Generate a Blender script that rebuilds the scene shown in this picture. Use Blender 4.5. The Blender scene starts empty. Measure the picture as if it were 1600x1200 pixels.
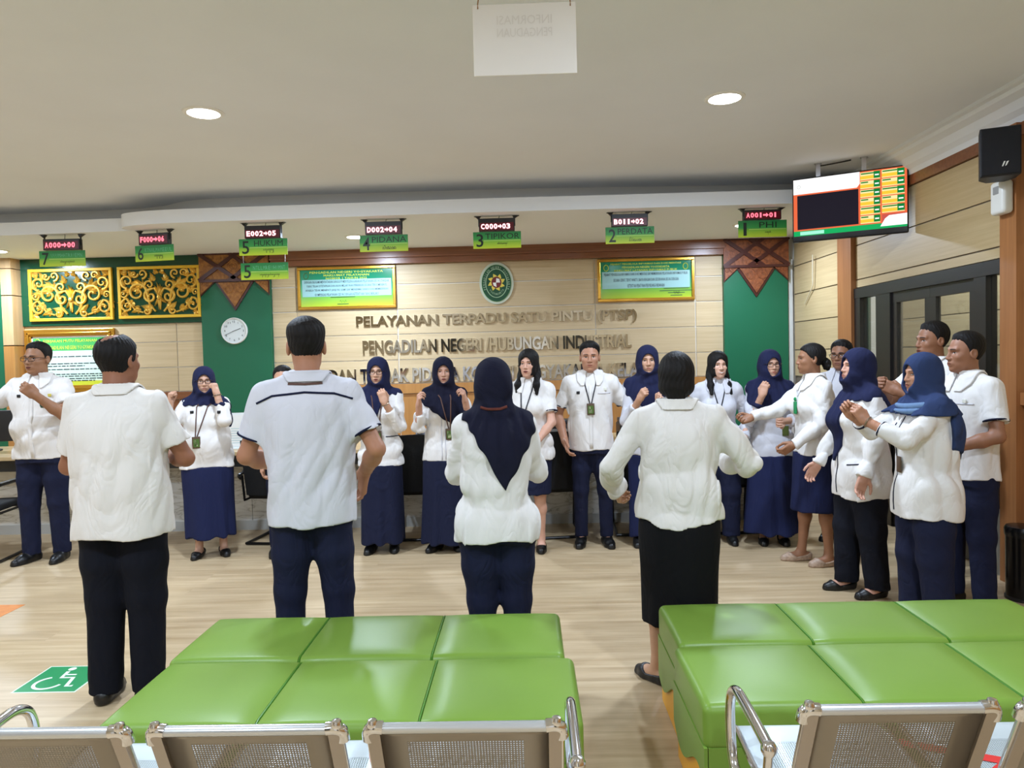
import bpy, bmesh, math, random
import numpy as np
from mathutils import Vector, Matrix
random.seed(7)
PI = math.pi
SC = bpy.context.scene
COL = SC.collection

# ---------------------------------------------------------------- camera, world, exposure
cam_data = bpy.data.cameras.new('camera')
cam_data.sensor_fit = 'HORIZONTAL'; cam_data.sensor_width = 36.0
cam_data.lens = 36.0 * 1150.0 / 1600.0
cam_data.clip_start = 0.05; cam_data.clip_end = 60
cam = bpy.data.objects.new('camera', cam_data); COL.objects.link(cam)
cam.matrix_world = (Matrix.Translation((0, 0, 1.58)) @ Matrix.Rotation(math.radians(1.25), 4, 'Z')
                    @ Matrix.Rotation(PI / 2 - math.radians(2.1), 4, 'X') @ Matrix.Rotation(-0.025, 4, 'Z'))
SC.camera = cam
world = bpy.data.worlds.new('world'); SC.world = world
world.use_nodes = True
world.node_tree.nodes['Background'].inputs[0].default_value = (0.95, 0.97, 1.0, 1)
world.node_tree.nodes['Background'].inputs[1].default_value = 0.05
SC.view_settings.view_transform = 'Standard'
SC.view_settings.look = 'None'
SC.view_settings.gamma = 1.0
SC.view_settings.use_curve_mapping = False
SC.view_settings.exposure = 0.05
LAMP_W = 70.0          # watts of each ceiling downlight
LAMP_COL = (0.68, 0.81, 1.0)

# ---------------------------------------------------------------- materials
def lin(c):
    c = [x / 255.0 for x in c]
    return tuple((x / 12.92 if x <= 0.04045 else ((x + 0.055) / 1.055) ** 2.4) for x in c) + (1.0,)

MATS = {}
def M(name, rgb, rough=0.6, metal=0.0, emit=None, es=1.0, noise=None, bump=None, trans=0.0, spec=None, coat=0.0, sheen=0.0):
    """noise=(scale xyz, second colour, contrast); bump=(scale xyz, strength)"""
    if name in MATS: return MATS[name]
    m = bpy.data.materials.new(name); m.use_nodes = True
    nt = m.node_tree; b = nt.nodes['Principled BSDF']
    b.inputs['Base Color'].default_value = lin(rgb)
    b.inputs['Roughness'].default_value = rough
    b.inputs['Metallic'].default_value = metal
    if spec is not None: b.inputs['Specular IOR Level'].default_value = spec
    if coat: b.inputs['Coat Weight'].default_value = coat; b.inputs['Coat Roughness'].default_value = 0.15
    if trans: b.inputs['Transmission Weight'].default_value = trans
    if sheen: b.inputs['Sheen Weight'].default_value = sheen
    if emit is not None:
        b.inputs['Emission Color'].default_value = lin(emit); b.inputs['Emission Strength'].default_value = es
    tc = None
    if noise or bump:
        tc = nt.nodes.new('ShaderNodeTexCoord')
    if noise:
        sc, c2, con = noise
        mp = nt.nodes.new('ShaderNodeMapping'); mp.inputs['Scale'].default_value = sc
        nt.links.new(tc.outputs['Object'], mp.inputs[0])
        n = nt.nodes.new('ShaderNodeTexNoise'); n.inputs['Scale'].default_value = 1.0; n.inputs['Detail'].default_value = 5
        nt.links.new(mp.outputs[0], n.inputs['Vector'])
        r = nt.nodes.new('ShaderNodeValToRGB')
        r.color_ramp.elements[0].position = 0.5 - con; r.color_ramp.elements[1].position = 0.5 + con
        r.color_ramp.elements[0].color = lin(c2); r.color_ramp.elements[1].color = lin(rgb)
        nt.links.new(n.outputs['Fac'], r.inputs[0]); nt.links.new(r.outputs[0], b.inputs['Base Color'])
    if bump:
        sc, st = bump
        mp = nt.nodes.new('ShaderNodeMapping'); mp.inputs['Scale'].default_value = sc
        nt.links.new(tc.outputs['Object'], mp.inputs[0])
        n = nt.nodes.new('ShaderNodeTexNoise'); n.inputs['Scale'].default_value = 1.0; n.inputs['Detail'].default_value = 4
        nt.links.new(mp.outputs[0], n.inputs['Vector'])
        bp = nt.nodes.new('ShaderNodeBump'); bp.inputs['Strength'].default_value = st; bp.inputs['Distance'].default_value = 0.004
        nt.links.new(n.outputs['Fac'], bp.inputs['Height']); nt.links.new(bp.outputs[0], b.inputs['Normal'])
    MATS[name] = m
    return m

def grad_mat(name, stops, axis=2, lo=0.0, hi=1.0, rough=0.3):
    """a printed colour gradient along one local axis"""
    if name in MATS: return MATS[name]
    m = bpy.data.materials.new(name); m.use_nodes = True; nt = m.node_tree; b = nt.nodes['Principled BSDF']
    b.inputs['Roughness'].default_value = rough
    tc = nt.nodes.new('ShaderNodeTexCoord'); sx = nt.nodes.new('ShaderNodeSeparateXYZ'); nt.links.new(tc.outputs['Object'], sx.inputs[0])
    mr = nt.nodes.new('ShaderNodeMapRange'); mr.inputs['From Min'].default_value = lo; mr.inputs['From Max'].default_value = hi
    nt.links.new(sx.outputs[axis], mr.inputs['Value'])
    r = nt.nodes.new('ShaderNodeValToRGB'); e = r.color_ramp.elements
    while len(e) < len(stops): e.new(0.5)
    for el, (p, c) in zip(e, stops): el.position = p; el.color = lin(c)
    nt.links.new(mr.outputs[0], r.inputs[0]); nt.links.new(r.outputs[0], b.inputs['Base Color'])
    MATS[name] = m; return m

def plank_mat(name, c1, c2, grain=(1.2, 40, 40), rough=0.45, vary=0.08):
    """wood grain with a tone of its own for every plank"""
    if name in MATS: return MATS[name]
    m = bpy.data.materials.new(name); m.use_nodes = True; nt = m.node_tree; b = nt.nodes['Principled BSDF']
    b.inputs['Roughness'].default_value = rough
    tc = nt.nodes.new('ShaderNodeTexCoord'); mp = nt.nodes.new('ShaderNodeMapping'); mp.inputs['Scale'].default_value = grain
    nt.links.new(tc.outputs['Object'], mp.inputs[0])
    n = nt.nodes.new('ShaderNodeTexNoise'); n.inputs['Scale'].default_value = 1; n.inputs['Detail'].default_value = 6; n.inputs['Roughness'].default_value = 0.65
    nt.links.new(mp.outputs[0], n.inputs['Vector'])
    r = nt.nodes.new('ShaderNodeValToRGB'); r.color_ramp.elements[0].position = 0.3; r.color_ramp.elements[1].position = 0.7
    r.color_ramp.elements[0].color = lin(c2); r.color_ramp.elements[1].color = lin(c1)
    nt.links.new(n.outputs['Fac'], r.inputs[0])
    g = nt.nodes.new('ShaderNodeNewGeometry')
    mr = nt.nodes.new('ShaderNodeMapRange'); mr.inputs['To Min'].default_value = 1 - vary; mr.inputs['To Max'].default_value = 1 + vary
    nt.links.new(g.outputs['Random Per Island'], mr.inputs['Value'])
    hs = nt.nodes.new('ShaderNodeHueSaturation'); nt.links.new(mr.outputs[0], hs.inputs['Value']); nt.links.new(r.outputs[0], hs.inputs['Color'])
    nt.links.new(hs.outputs[0], b.inputs['Base Color'])
    MATS[name] = m; return m

def floor_mat():
    m = bpy.data.materials.new('vinyl_plank_floor'); m.use_nodes = True; nt = m.node_tree; b = nt.nodes['Principled BSDF']
    tc = nt.nodes.new('ShaderNodeTexCoord')
    mp = nt.nodes.new('ShaderNodeMapping'); mp.inputs['Scale'].default_value = (1.3, 17, 1); nt.links.new(tc.outputs['Object'], mp.inputs[0])
    br = nt.nodes.new('ShaderNodeTexBrick'); br.inputs['Scale'].default_value = 1.0
    br.inputs['Brick Width'].default_value = 1.2; br.inputs['Row Height'].default_value = 0.16; br.inputs['Mortar Size'].default_value = 0.0012
    br.offset = 0.37
    br.inputs['Color1'].default_value = (0.42, 0.42, 0.42, 1); br.inputs['Color2'].default_value = (0.58, 0.58, 0.58, 1); br.inputs['Mortar'].default_value = (0.36, 0.36, 0.36, 1)
    nt.links.new(tc.outputs['Object'], br.inputs['Vector'])
    ad = nt.nodes.new('ShaderNodeVectorMath'); ad.operation = 'ADD'; nt.links.new(mp.outputs[0], ad.inputs[0])
    sc = nt.nodes.new('ShaderNodeVectorMath'); sc.operation = 'SCALE'; sc.inputs['Scale'].default_value = 9.0
    nt.links.new(br.outputs['Color'], sc.inputs[0]); nt.links.new(sc.outputs[0], ad.inputs[1])
    n = nt.nodes.new('ShaderNodeTexNoise'); n.inputs['Scale'].default_value = 1; n.inputs['Detail'].default_value = 7; n.inputs['Roughness'].default_value = 0.6
    nt.links.new(ad.outputs[0], n.inputs['Vector'])
    r = nt.nodes.new('ShaderNodeValToRGB'); e = r.color_ramp.elements
    e[0].position = 0.28; e[0].color = lin((174, 149, 113)); e[1].position = 0.74; e[1].color = lin((210, 188, 153))
    nt.links.new(n.outputs['Fac'], r.inputs[0])
    mx = nt.nodes.new('ShaderNodeMixRGB'); mx.blend_type = 'OVERLAY'; mx.inputs[0].default_value = 0.35
    nt.links.new(r.outputs[0], mx.inputs[1]); nt.links.new(br.outputs['Color'], mx.inputs[2])
    nt.links.new(mx.outputs[0], b.inputs['Base Color'])
    b.inputs['Roughness'].default_value = 0.38
    b.inputs['Specular IOR Level'].default_value = 0.4
    return m

def marble_mat():
    m = bpy.data.materials.new('white_marble'); m.use_nodes = True; nt = m.node_tree; b = nt.nodes['Principled BSDF']
    tc = nt.nodes.new('ShaderNodeTexCoord'); mp = nt.nodes.new('ShaderNodeMapping'); mp.inputs['Rotation'].default_value = (0, 0.8, 0.3)
    mp.inputs['Scale'].default_value = (1.2, 1.2, 5); nt.links.new(tc.outputs['Object'], mp.inputs[0])
    n = nt.nodes.new('ShaderNodeTexNoise'); n.inputs['Scale'].default_value = 2.2; n.inputs['Detail'].default_value = 9; n.inputs['Distortion'].default_value = 1.4
    nt.links.new(mp.outputs[0], n.inputs['Vector'])
    r = nt.nodes.new('ShaderNodeValToRGB'); e = r.color_ramp.elements
    e[0].position = 0.36; e[0].color = lin((226, 226, 222)); e[1].position = 0.60; e[1].color = lin((230, 230, 227))
    x = e.new(0.455); x.color = lin((212, 211, 205)); y = e.new(0.475); y.color = lin((172, 169, 160)); z = e.new(0.495); z.color = lin((216, 215, 210))
    nt.links.new(n.outputs['Fac'], r.inputs[0]); nt.links.new(r.outputs[0], b.inputs['Base Color']); b.inputs['Roughness'].default_value = 0.15
    return m

def perforated_mat(name, rgb, pitch, rad, lim, metal, rough):
    """sheet metal with round holes punched through it inside |x|<lim[0], lim[1]<z<lim[2] (object axes x and z or y)"""
    m = bpy.data.materials.new(name); m.use_nodes = True; nt = m.node_tree; b = nt.nodes['Principled BSDF']; out = nt.nodes['Material Output']
    b.inputs['Base Color'].default_value = lin(rgb); b.inputs['Metallic'].default_value = metal; b.inputs['Roughness'].default_value = rough
    uv = nt.nodes.new('ShaderNodeUVMap'); uv.uv_map = 'UVMap'
    sx = nt.nodes.new('ShaderNodeSeparateXYZ'); nt.links.new(uv.outputs[0], sx.inputs[0])
    def mth(op, a, bb=None):
        nd = nt.nodes.new('ShaderNodeMath'); nd.operation = op
        for i, v in enumerate((a, bb)):
            if v is None: continue
            if isinstance(v, (int, float)): nd.inputs[i].default_value = v
            else: nt.links.new(v, nd.inputs[i])
        return nd.outputs[0]
    u = mth('DIVIDE', sx.outputs[0], pitch); v = mth('DIVIDE', sx.outputs[1], pitch)
    fu = mth('SUBTRACT', mth('FRACT', u), 0.5); fv = mth('SUBTRACT', mth('FRACT', v), 0.5)
    dd = mth('SQRT', mth('ADD', mth('MULTIPLY', fu, fu), mth('MULTIPLY', fv, fv)))
    hole = mth('LESS_THAN', dd, rad / pitch)
    i1 = mth('LESS_THAN', mth('ABSOLUTE', sx.outputs[0]), lim[0])
    i2 = mth('GREATER_THAN', sx.outputs[1], lim[1]); i3 = mth('LESS_THAN', sx.outputs[1], lim[2])
    fac = mth('MULTIPLY', hole, mth('MULTIPLY', i1, mth('MULTIPLY', i2, i3)))
    tr = nt.nodes.new('ShaderNodeBsdfTransparent'); mx = nt.nodes.new('ShaderNodeMixShader')
    nt.links.new(fac, mx.inputs[0]); nt.links.new(b.outputs[0], mx.inputs[1]); nt.links.new(tr.outputs[0], mx.inputs[2]); nt.links.new(mx.outputs[0], out.inputs[0])
    return m

# ---------------------------------------------------------------- mesh builder
def link(o, parent=None):
    COL.objects.link(o)
    if parent is not None: o.parent = parent
    return o

def tag(o, label=None, cat=None, group=None, kind=None):
    if label: o['label'] = label
    if cat: o['category'] = cat
    if group: o['group'] = group
    if kind: o['kind'] = kind
    return o

def empty(name, loc=(0, 0, 0), rz=0.0):
    o = bpy.data.objects.new(name, None); o.location = loc; o.rotation_euler = (0, 0, rz); o.empty_display_size = 0.05
    return link(o)

def mesh_obj(name, V, F, mats, midx=None, parent=None, smooth=True):
    """V (n,3) array, F list of faces (or list of equal-length arrays)"""
    me = bpy.data.meshes.new(name)
    V = np.asarray(V, dtype=np.float32)
    if isinstance(F, np.ndarray):
        n = len(F); k = F.shape[1]
        ls = np.arange(n, dtype=np.int32) * k; lt = np.full(n, k, dtype=np.int32); li = F.astype(np.int32).ravel()
    else:
        lt = np.array([len(f) for f in F], dtype=np.int32); ls = np.concatenate([[0], np.cumsum(lt)[:-1]]).astype(np.int32) if len(lt) else lt
        li = np.array([i for f in F for i in f], dtype=np.int32)
    me.vertices.add(len(V)); me.vertices.foreach_set('co', V.ravel())
    me.loops.add(len(li)); me.loops.foreach_set('vertex_index', li)
    me.polygons.add(len(lt)); me.polygons.foreach_set('loop_start', ls); me.polygons.foreach_set('loop_total', lt)
    for m in mats: me.materials.append(m)
    if midx is not None: me.polygons.foreach_set('material_index', np.asarray(midx, dtype=np.int32))
    me.polygons.foreach_set('use_smooth', np.full(len(lt), bool(smooth)))
    me.update(calc_edges=True); me.validate()
    o = bpy.data.objects.new(name, me)
    return link(o, parent)

class MB:
    def __init__(s): s.v = []; s.f = []; s.m = []; s.mats = []; s.T = None
    def mi(s, m):
        if m not in s.mats: s.mats.append(m)
        return s.mats.index(m)
    def add(s, V, F, m):
        b = len(s.v); i = s.mi(m)
        for p in V:
            p = Vector((float(p[0]), float(p[1]), float(p[2])))
            s.v.append(tuple(s.T @ p) if s.T is not None else tuple(p))
        for f in F: s.f.append([b + int(k) for k in f]); s.m.append(i)
        return s
    def box(s, a, b, m):
        x0, y0, z0 = a; x1, y1, z1 = b
        V = [(x0, y0, z0), (x1, y0, z0), (x1, y1, z0), (x0, y1, z0), (x0, y0, z1), (x1, y0, z1), (x1, y1, z1), (x0, y1, z1)]
        return s.add(V, [(3, 2, 1, 0), (4, 5, 6, 7), (0, 1, 5, 4), (1, 2, 6, 5), (2, 3, 7, 6), (3, 0, 4, 7)], m)
    def rbox(s, a, b, r, m, n=3):
        """box with rounded edges"""
        a = np.array(a, float); b = np.array(b, float); c = (a + b) / 2; h = np.abs(b - a) / 2; r = min(r, h.min() * 0.999); k = n + 2
        V = []; idx = {}; F = []
        ang = [math.tan(PI / 4 * (i / n)) for i in range(n + 1)]
        co = [(-1, -x) for x in reversed(ang)] + [(1, x) for x in ang]      # (sign of inner box corner, cube coordinate part)
        N = len(co)
        def pt(p, q, ax, sg):
            inner = [0, 0, 0]; cube = [0, 0, 0]; o = [i for i in range(3) if i != ax]
            inner[ax] = sg; cube[ax] = sg
            inner[o[0]] = co[p][0]; cube[o[0]] = co[p][1]; inner[o[1]] = co[q][0]; cube[o[1]] = co[q][1]
            d = np.array(cube, float); d /= np.linalg.norm(d)
            return c + np.array(inner) * (h - r) + d * r
        for ax in range(3):
            for sg in (-1, 1):
                ids = [[None] * N for _ in range(N)]
                for p in range(N):
                    for q in range(N):
                        P = pt(p, q, ax, sg); key = tuple(np.round(P, 6))
                        if key not in idx: idx[key] = len(V); V.append(P)
                        ids[p][q] = idx[key]
                for p in range(N - 1):
                    for q in range(N - 1):
                        f = [ids[p][q], ids[p + 1][q], ids[p + 1][q + 1], ids[p][q + 1]]
                        if len(set(f)) < 3: continue
                        if (sg < 0) != (ax == 1): f = f[::-1]
                        ff = []
                        for e in f:
                            if e not in ff: ff.append(e)
                        F.append(ff)
        return s.add(V, F, m)
    def tube(s, pts, r, m, n=8, cap=True, closed=False):
        P = [Vector(p) for p in pts]; k = len(P); rr = r if isinstance(r, (list, tuple)) else [r] * k
        V = []; F = []; up = None
        for i, p in enumerate(P):
            if closed: t = (P[(i + 1) % k] - P[i - 1])
            else: t = (P[min(i + 1, k - 1)] - P[max(i - 1, 0)])
            t = t.normalized() if t.length > 1e-9 else Vector((0, 0, 1))
            if up is None:
                up = Vector((0, 0, 1)) if abs(t.z) < 0.9 else Vector((1, 0, 0))
            x = up - t * up.dot(t)
            if x.length < 1e-6: x = t.orthogonal()
            x.normalize(); y = t.cross(x); up = x
            for j in range(n):
                a = 2 * PI * j / n; V.append(p + (x * math.cos(a) + y * math.sin(a)) * rr[i])
        for i in range(k if closed else k - 1):
            i2 = (i + 1) % k
            for j in range(n): F.append((i * n + j, i * n + (j + 1) % n, i2 * n + (j + 1) % n, i2 * n + j))
        if cap and not closed: F.append(tuple(range(n))[::-1]); F.append(tuple((k - 1) * n + j for j in range(n)))
        return s.add(V, F, m)
    def lathe(s, prof, m, n=24, c=(0, 0, 0), axis='z'):
        V = []; F = []; k = len(prof)
        for r, z in prof:
            for j in range(n):
                a = 2 * PI * j / n; p = (r * math.cos(a), r * math.sin(a), z)
                if axis == 'y': p = (p[0], -p[2], p[1])
                V.append((c[0] + p[0], c[1] + p[1], c[2] + p[2]))
        for i in range(k - 1):
            for j in range(n): F.append((i * n + j, i * n + (j + 1) % n, (i + 1) * n + (j + 1) % n, (i + 1) * n + j))
        F.append(tuple(range(n))[::-1]); F.append(tuple((k - 1) * n + j for j in range(n)))
        return s.add(V, F, m)
    def prism(s, poly, d0, d1, m, plane='xz'):
        """polygon in a plane pushed from depth d0 to d1 along the third axis"""
        k = len(poly)
        f = {'xz': lambda p, d: (p[0], d, p[1]), 'xy': lambda p, d: (p[0], p[1], d), 'yz': lambda p, d: (d, p[0], p[1])}[plane]
        V = [f(p, d0) for p in poly] + [f(p, d1) for p in poly]
        F = [tuple(range(k))[::-1], tuple(range(k, 2 * k))] + [(i, (i + 1) % k, k + (i + 1) % k, k + i) for i in range(k)]
        return s.add(V, F, m)
    def text(s, body, x0, z0, w, h, y, m, depth=0.0, res=2, align='c', bold=0.0, maxsq=None):
        """lettering in the xz plane facing -y, fitted into width w and cap height h, its lower left corner at x0, z0"""
        if body == '1': x0 += w * 0.26; w *= 0.46
        V, F = glyphs(body, res, bold)
        lo = V[:, :2].min(0); hi = V[:, :2].max(0); sx = w / max(hi[0] - lo[0], 1e-6); sz = h / max(hi[1] - lo[1], 1e-6)
        Q = [((p[0] - lo[0]) * sx + x0, y, (p[1] - lo[1]) * sz + z0) for p in V]
        if depth <= 0: return s.add(Q, F, m)
        # raised lettering: walls from boundary edges
        n = len(Q); Q2 = Q + [(p[0], p[1] + depth, p[2]) for p in Q]; ec = {}
        for f in F:
            for a, b in zip(f, list(f[1:]) + [f[0]]): ec[(a, b)] = 1
        W = [(b, a, a + n, b + n) for (a, b) in ec if (b, a) not in ec]
        return s.add(Q2, list(F) + W, m)
    def build(s, name, parent=None, smooth=False, bevel=0.0):
        o = mesh_obj(name, s.v, s.f, s.mats, s.m, parent, smooth)
        bm = bmesh.new(); bm.from_mesh(o.data); bmesh.ops.recalc_face_normals(bm, faces=bm.faces); bm.to_mesh(o.data); bm.free()
        if smooth: o.data.set_sharp_from_angle(angle=math.radians(38))
        if bevel:
            md = o.modifiers.new('bevel', 'BEVEL'); md.width = bevel; md.segments = 2; md.limit_method = 'ANGLE'
        return o

GL = {}
def glyphs(body, res=2, bold=0.0):
    k = (body, res, bold)
    if k in GL: return GL[k]
    c = bpy.data.curves.new('lettering', 'FONT'); c.body = body; c.resolution_u = res; c.offset = bold
    o = bpy.data.objects.new('lettering', c); COL.objects.link(o)
    dg = bpy.context.evaluated_depsgraph_get(); dg.update(); e = o.evaluated_get(dg); me = e.to_mesh()
    V = np.array([v.co[:] for v in me.vertices]); F = [tuple(p.vertices) for p in me.polygons]
    e.to_mesh_clear(); bpy.data.objects.remove(o); bpy.data.curves.remove(c)
    GL[k] = (V, F); return GL[k]

def struct(o): o['kind'] = 'structure'; return o
def copy_tree(o, parent=None):
    c = o.copy(); COL.objects.link(c)
    if parent is not None: c.parent = parent
    for ch in list(o.children): copy_tree(ch, c)
    return c
# ================================================================ the room
WX, WY, WL, WB = 3.2, 8.9, -7.4, -3.6      # right wall, back wall, left wall, wall behind the camera
ZC, ZS = 3.19, 2.91                        # ceiling, underside of the bulkhead

m_plank = plank_mat('pale_plank', (206, 186, 150), (188, 166, 128))
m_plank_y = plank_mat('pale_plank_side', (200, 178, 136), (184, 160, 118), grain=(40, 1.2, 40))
m_groove = M('white_groove', (226, 222, 212), 0.35)
m_groove_d = M('grey_groove', (120, 110, 96), 0.5)
m_brown = plank_mat('brown_wood', (142, 90, 58), (116, 70, 44), grain=(1.5, 40, 40), rough=0.3, vary=0.04)
m_brown_v = plank_mat('brown_post_wood', (168, 112, 66), (146, 94, 54), grain=(30, 30, 1.2), rough=0.4, vary=0.04)
m_dado = plank_mat('ochre_wood', (184, 134, 74), (168, 116, 60), grain=(30, 30, 1.2), rough=0.4, vary=0.04)
m_white = M('white_paint', (232, 236, 241), 0.7, bump=((30, 30, 30), 0.05))
m_ceil = M('ceiling_paint', (234, 238, 244), 0.85, noise=((1.5, 1.5, 1.5), (228, 232, 238), 0.3), bump=((60, 60, 60), 0.08))
m_green = M('green_paint', (10, 98, 66), 0.45, bump=((120, 120, 120), 0.06))
m_green_d = M('dark_green_lacquer', (8, 66, 42), 0.2)
m_gold = M('gold_leaf', (232, 190, 88), 0.34, 0.65)
m_goldp = M('gold_paint', (232, 186, 46), 0.4, 0.1)
m_brass = M('brass_frame', (206, 156, 62), 0.25, 0.85)
m_black = M('black_plastic', (22, 22, 25), 0.45)
m_chrome = M('chrome', (225, 225, 228), 0.12, 1.0)
m_alu = M('brushed_steel', (190, 190, 194), 0.28, 1.0)
m_paper = M('white_sheet', (238, 238, 234), 0.5)

# floor and ceiling
b = MB(); b.box((WL, WB, -0.1), (4.6, WY + 0.2, 0), floor_mat()); struct(b.build('floor'))
b = MB(); b.box((WL, WB, ZC), (4.6, WY + 0.2, ZC + 0.1), m_ceil); struct(b.build('ceiling'))

def planked(mb, axis, at, cols, rows, depth, gap, mat, sign):
    """boards standing proud of a wall; axis 'x': boards in the xz plane at y=at"""
    for c0, c1 in zip(cols[:-1], cols[1:]):
        for z0, z1 in zip(rows[:-1], rows[1:]):
            if axis == 'x': mb.box((c0 + gap / 2, at, z0 + gap / 2), (c1 - gap / 2, at + sign * depth, z1 - gap / 2), mat)
            else: mb.box((at, c0 + gap / 2, z0 + gap / 2), (at + sign * depth, c1 - gap / 2, z1 - gap / 2), mat)

# back wall: backing, pale boards with white joints, ochre dado
b = MB()
b.box((WL, WY + 0.012, 0), (4.6, WY + 0.16, ZC), m_groove)
rows = [1.29, 1.58, 1.89, 2.19, 2.49, 2.74]
planked(b, 'x', WY + 0.012, [-3.08, -2.78, -1.56, 0.83, 2.03, 2.36], rows, 0.012, 0.013, m_plank, -1)
planked(b, 'x', WY + 0.012, [-6.15, -4.265, -3.92], [1.26, 1.56, 1.87, 2.10], 0.012, 0.012, m_plank, -1)
planked(b, 'x', WY + 0.012, [-3.08, -1.56, 0.83, 2.36], [0.05, 1.17], 0.012, 0.010, m_dado, -1)
planked(b, 'x', WY + 0.012, [-6.15, -4.265, -3.92], [0.05, 1.17], 0.012, 0.010, m_brown, -1)
struct(b.build('wall_back'))
b = MB()
b.box((-3.08, WY - 0.025, 1.172), (2.36, WY, 1.288), m_dado)
struct(b.build('trim_dado'))
b = MB(); b.box((-6.15, WY - 0.02, 1.172), (-3.92, WY, 1.258), m_brown); struct(b.build('trim_dado_left'))
# brown wooden beam under the bulkhead
b = MB()
b.box((-3.06, WY - 0.10, 2.815), (2.36, WY, ZS), m_brown); b.box((-3.06, WY - 0.075, 2.735), (2.36, WY, 2.815), m_brown)
b.box((-3.06, WY - 0.115, 2.805), (2.36, WY, 2.822), m_brown)
struct(b.build('trim_top_beam'))
# green pilasters
b = MB(); b.box((-3.925, WY - 0.06, 0), (-3.085, WY + 0.01, ZS), m_green); struct(b.build('pillar_left'))
b = MB(); b.box((2.355, WY - 0.06, 0), (3.11, WY + 0.01, ZS), m_green); struct(b.build('pillar_right'))
# green field behind the gilded carvings
b = MB(); b.box((-6.15, WY - 0.03, 2.10), (-3.93, WY + 0.0, ZS), m_green_d); struct(b.build('wall_panel_green'))
# wooden column at the left
b = MB()
for z0, z1 in ((0.0, 1.05), (1.062, 1.86), (1.872, 2.46), (2.472, 2.78), (2.79, ZS)):
    b.box((-6.27, 8.70, z0), (-6.14, WY + 0.01, z1), m_dado if z0 < 1.8 else plank_mat('tan_column_wood', (196, 164, 122), (178, 146, 104), grain=(30, 30, 1.5), vary=0.05))
struct(b.build('pillar_wood'))
b = MB(); b.box((WL, 8.72, 0), (-6.27, WY, ZS), m_green); struct(b.build('wall_green_left'))

# left wall and the wall behind the camera, out of frame
b = MB(); b.box((WL - 0.12, WB, 0), (WL, WY + 0.2, ZC), M('cream_wall', (208, 190, 156), 0.6)); struct(b.build('wall_left'))
b = MB(); b.box((WL, WB - 0.12, 0), (4.6, WB, ZC), M('cream_wall', (208, 190, 156), 0.6)); struct(b.build('wall_front'))

b = MB()  # invented panels behind the camera, added to give the steel letters contrasting reflections
for i, x in enumerate(np.arange(-6.4, 3.0, 1.2)):
    b.box((x, WB, 0.0), (x + 0.95, WB + 0.03, 2.5), (M('dark_reflection_panel', (44, 40, 36), 0.1), M('cream_wall', (208, 190, 156), 0.6), M('pale_reflection_panel', (226, 222, 214), 0.6))[i % 3])
struct(b.build('reflection_panels'))

# right wall: boards with grey joints, posts, glazed door bay between y 4.96 and 7.23
b = MB()
rr = [1.27, 1.58, 1.91, 2.24, 2.57, 2.91]
b.box((WX + 0.012, 7.23, 0), (WX + 0.14, WY + 0.02, ZC), m_groove_d); b.box((WX + 0.012, 4.96, 2.15), (WX + 0.14, 7.23, ZC), m_groove_d); b.box((WX + 0.012, WB, 0), (WX + 0.14, 4.96, ZC), m_groove_d)
planked(b, 'y', WX + 0.012, [7.54, 8.88], rr, 0.014, 0.012, m_plank_y, -1)
planked(b, 'y', WX + 0.012, [4.96, 7.23], [2.16, 2.24, 2.57, 2.91], 0.014, 0.012, m_plank_y, -1)
planked(b, 'y', WX + 0.012, [WB, -1.2, 1.6, 4.81], rr, 0.014, 0.012, m_plank_y, -1)
planked(b, 'y', WX + 0.012, [WB, -1.2, 1.6, 4.81], [0.05, 1.19], 0.014, 0.010, m_dado, -1)
planked(b, 'y', WX + 0.012, [7.54, 8.88], [0.05, 1.19], 0.014, 0.010, m_dado, -1)
struct(b.build('wall_right'))
b = MB(); b.box((WX - 0.05, 7.23, 0), (WX + 0.02, 7.54, 2.91), m_brown_v); struct(b.build('trim_post_far'))
b = MB(); b.box((WX - 0.06, 4.80, 0), (WX + 0.02, 4.965, 2.99), m_brown_v); struct(b.build('trim_post_near'))
b = MB(); b.box((WX - 0.03, WB, 2.91), (WX + 0.02, WY, 2.99), m_brown); struct(b.build('trim_rail_right'))
b = MB(); b.box((WX - 0.035, WB, 1.19), (WX + 0.02, 4.80, 1.27), m_brown_v); struct(b.build('trim_dado_right'))
b = MB()
prof = [(WX + 0.01, 2.99), (WX - 0.03, 2.99), (WX - 0.04, 3.03), (WX - 0.075, 3.06), (WX - 0.10, 3.11), (WX - 0.155, 3.135), (WX - 0.165, 3.16), (WX - 0.20, 3.165), (WX - 0.20, ZC + 0.01), (WX + 0.01, ZC + 0.01)]
k = len(prof); V = [(p[0], WB, p[1]) for p in prof] + [(p[0], 6.9, p[1]) for p in prof]
b.add(V, [tuple(range(k)), tuple(range(k, 2 * k))[::-1]] + [(i, k + i, k + (i + 1) % k, (i + 1) % k) for i in range(k)], m_white); struct(b.build('trim_cornice'))
b = MB(); b.box((WX - 0.012, WB, 0), (WX + 0.01, 4.80, 0.09), M('dark_skirting', (66, 58, 52), 0.5)); struct(b.build('baseboard_right'))

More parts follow.
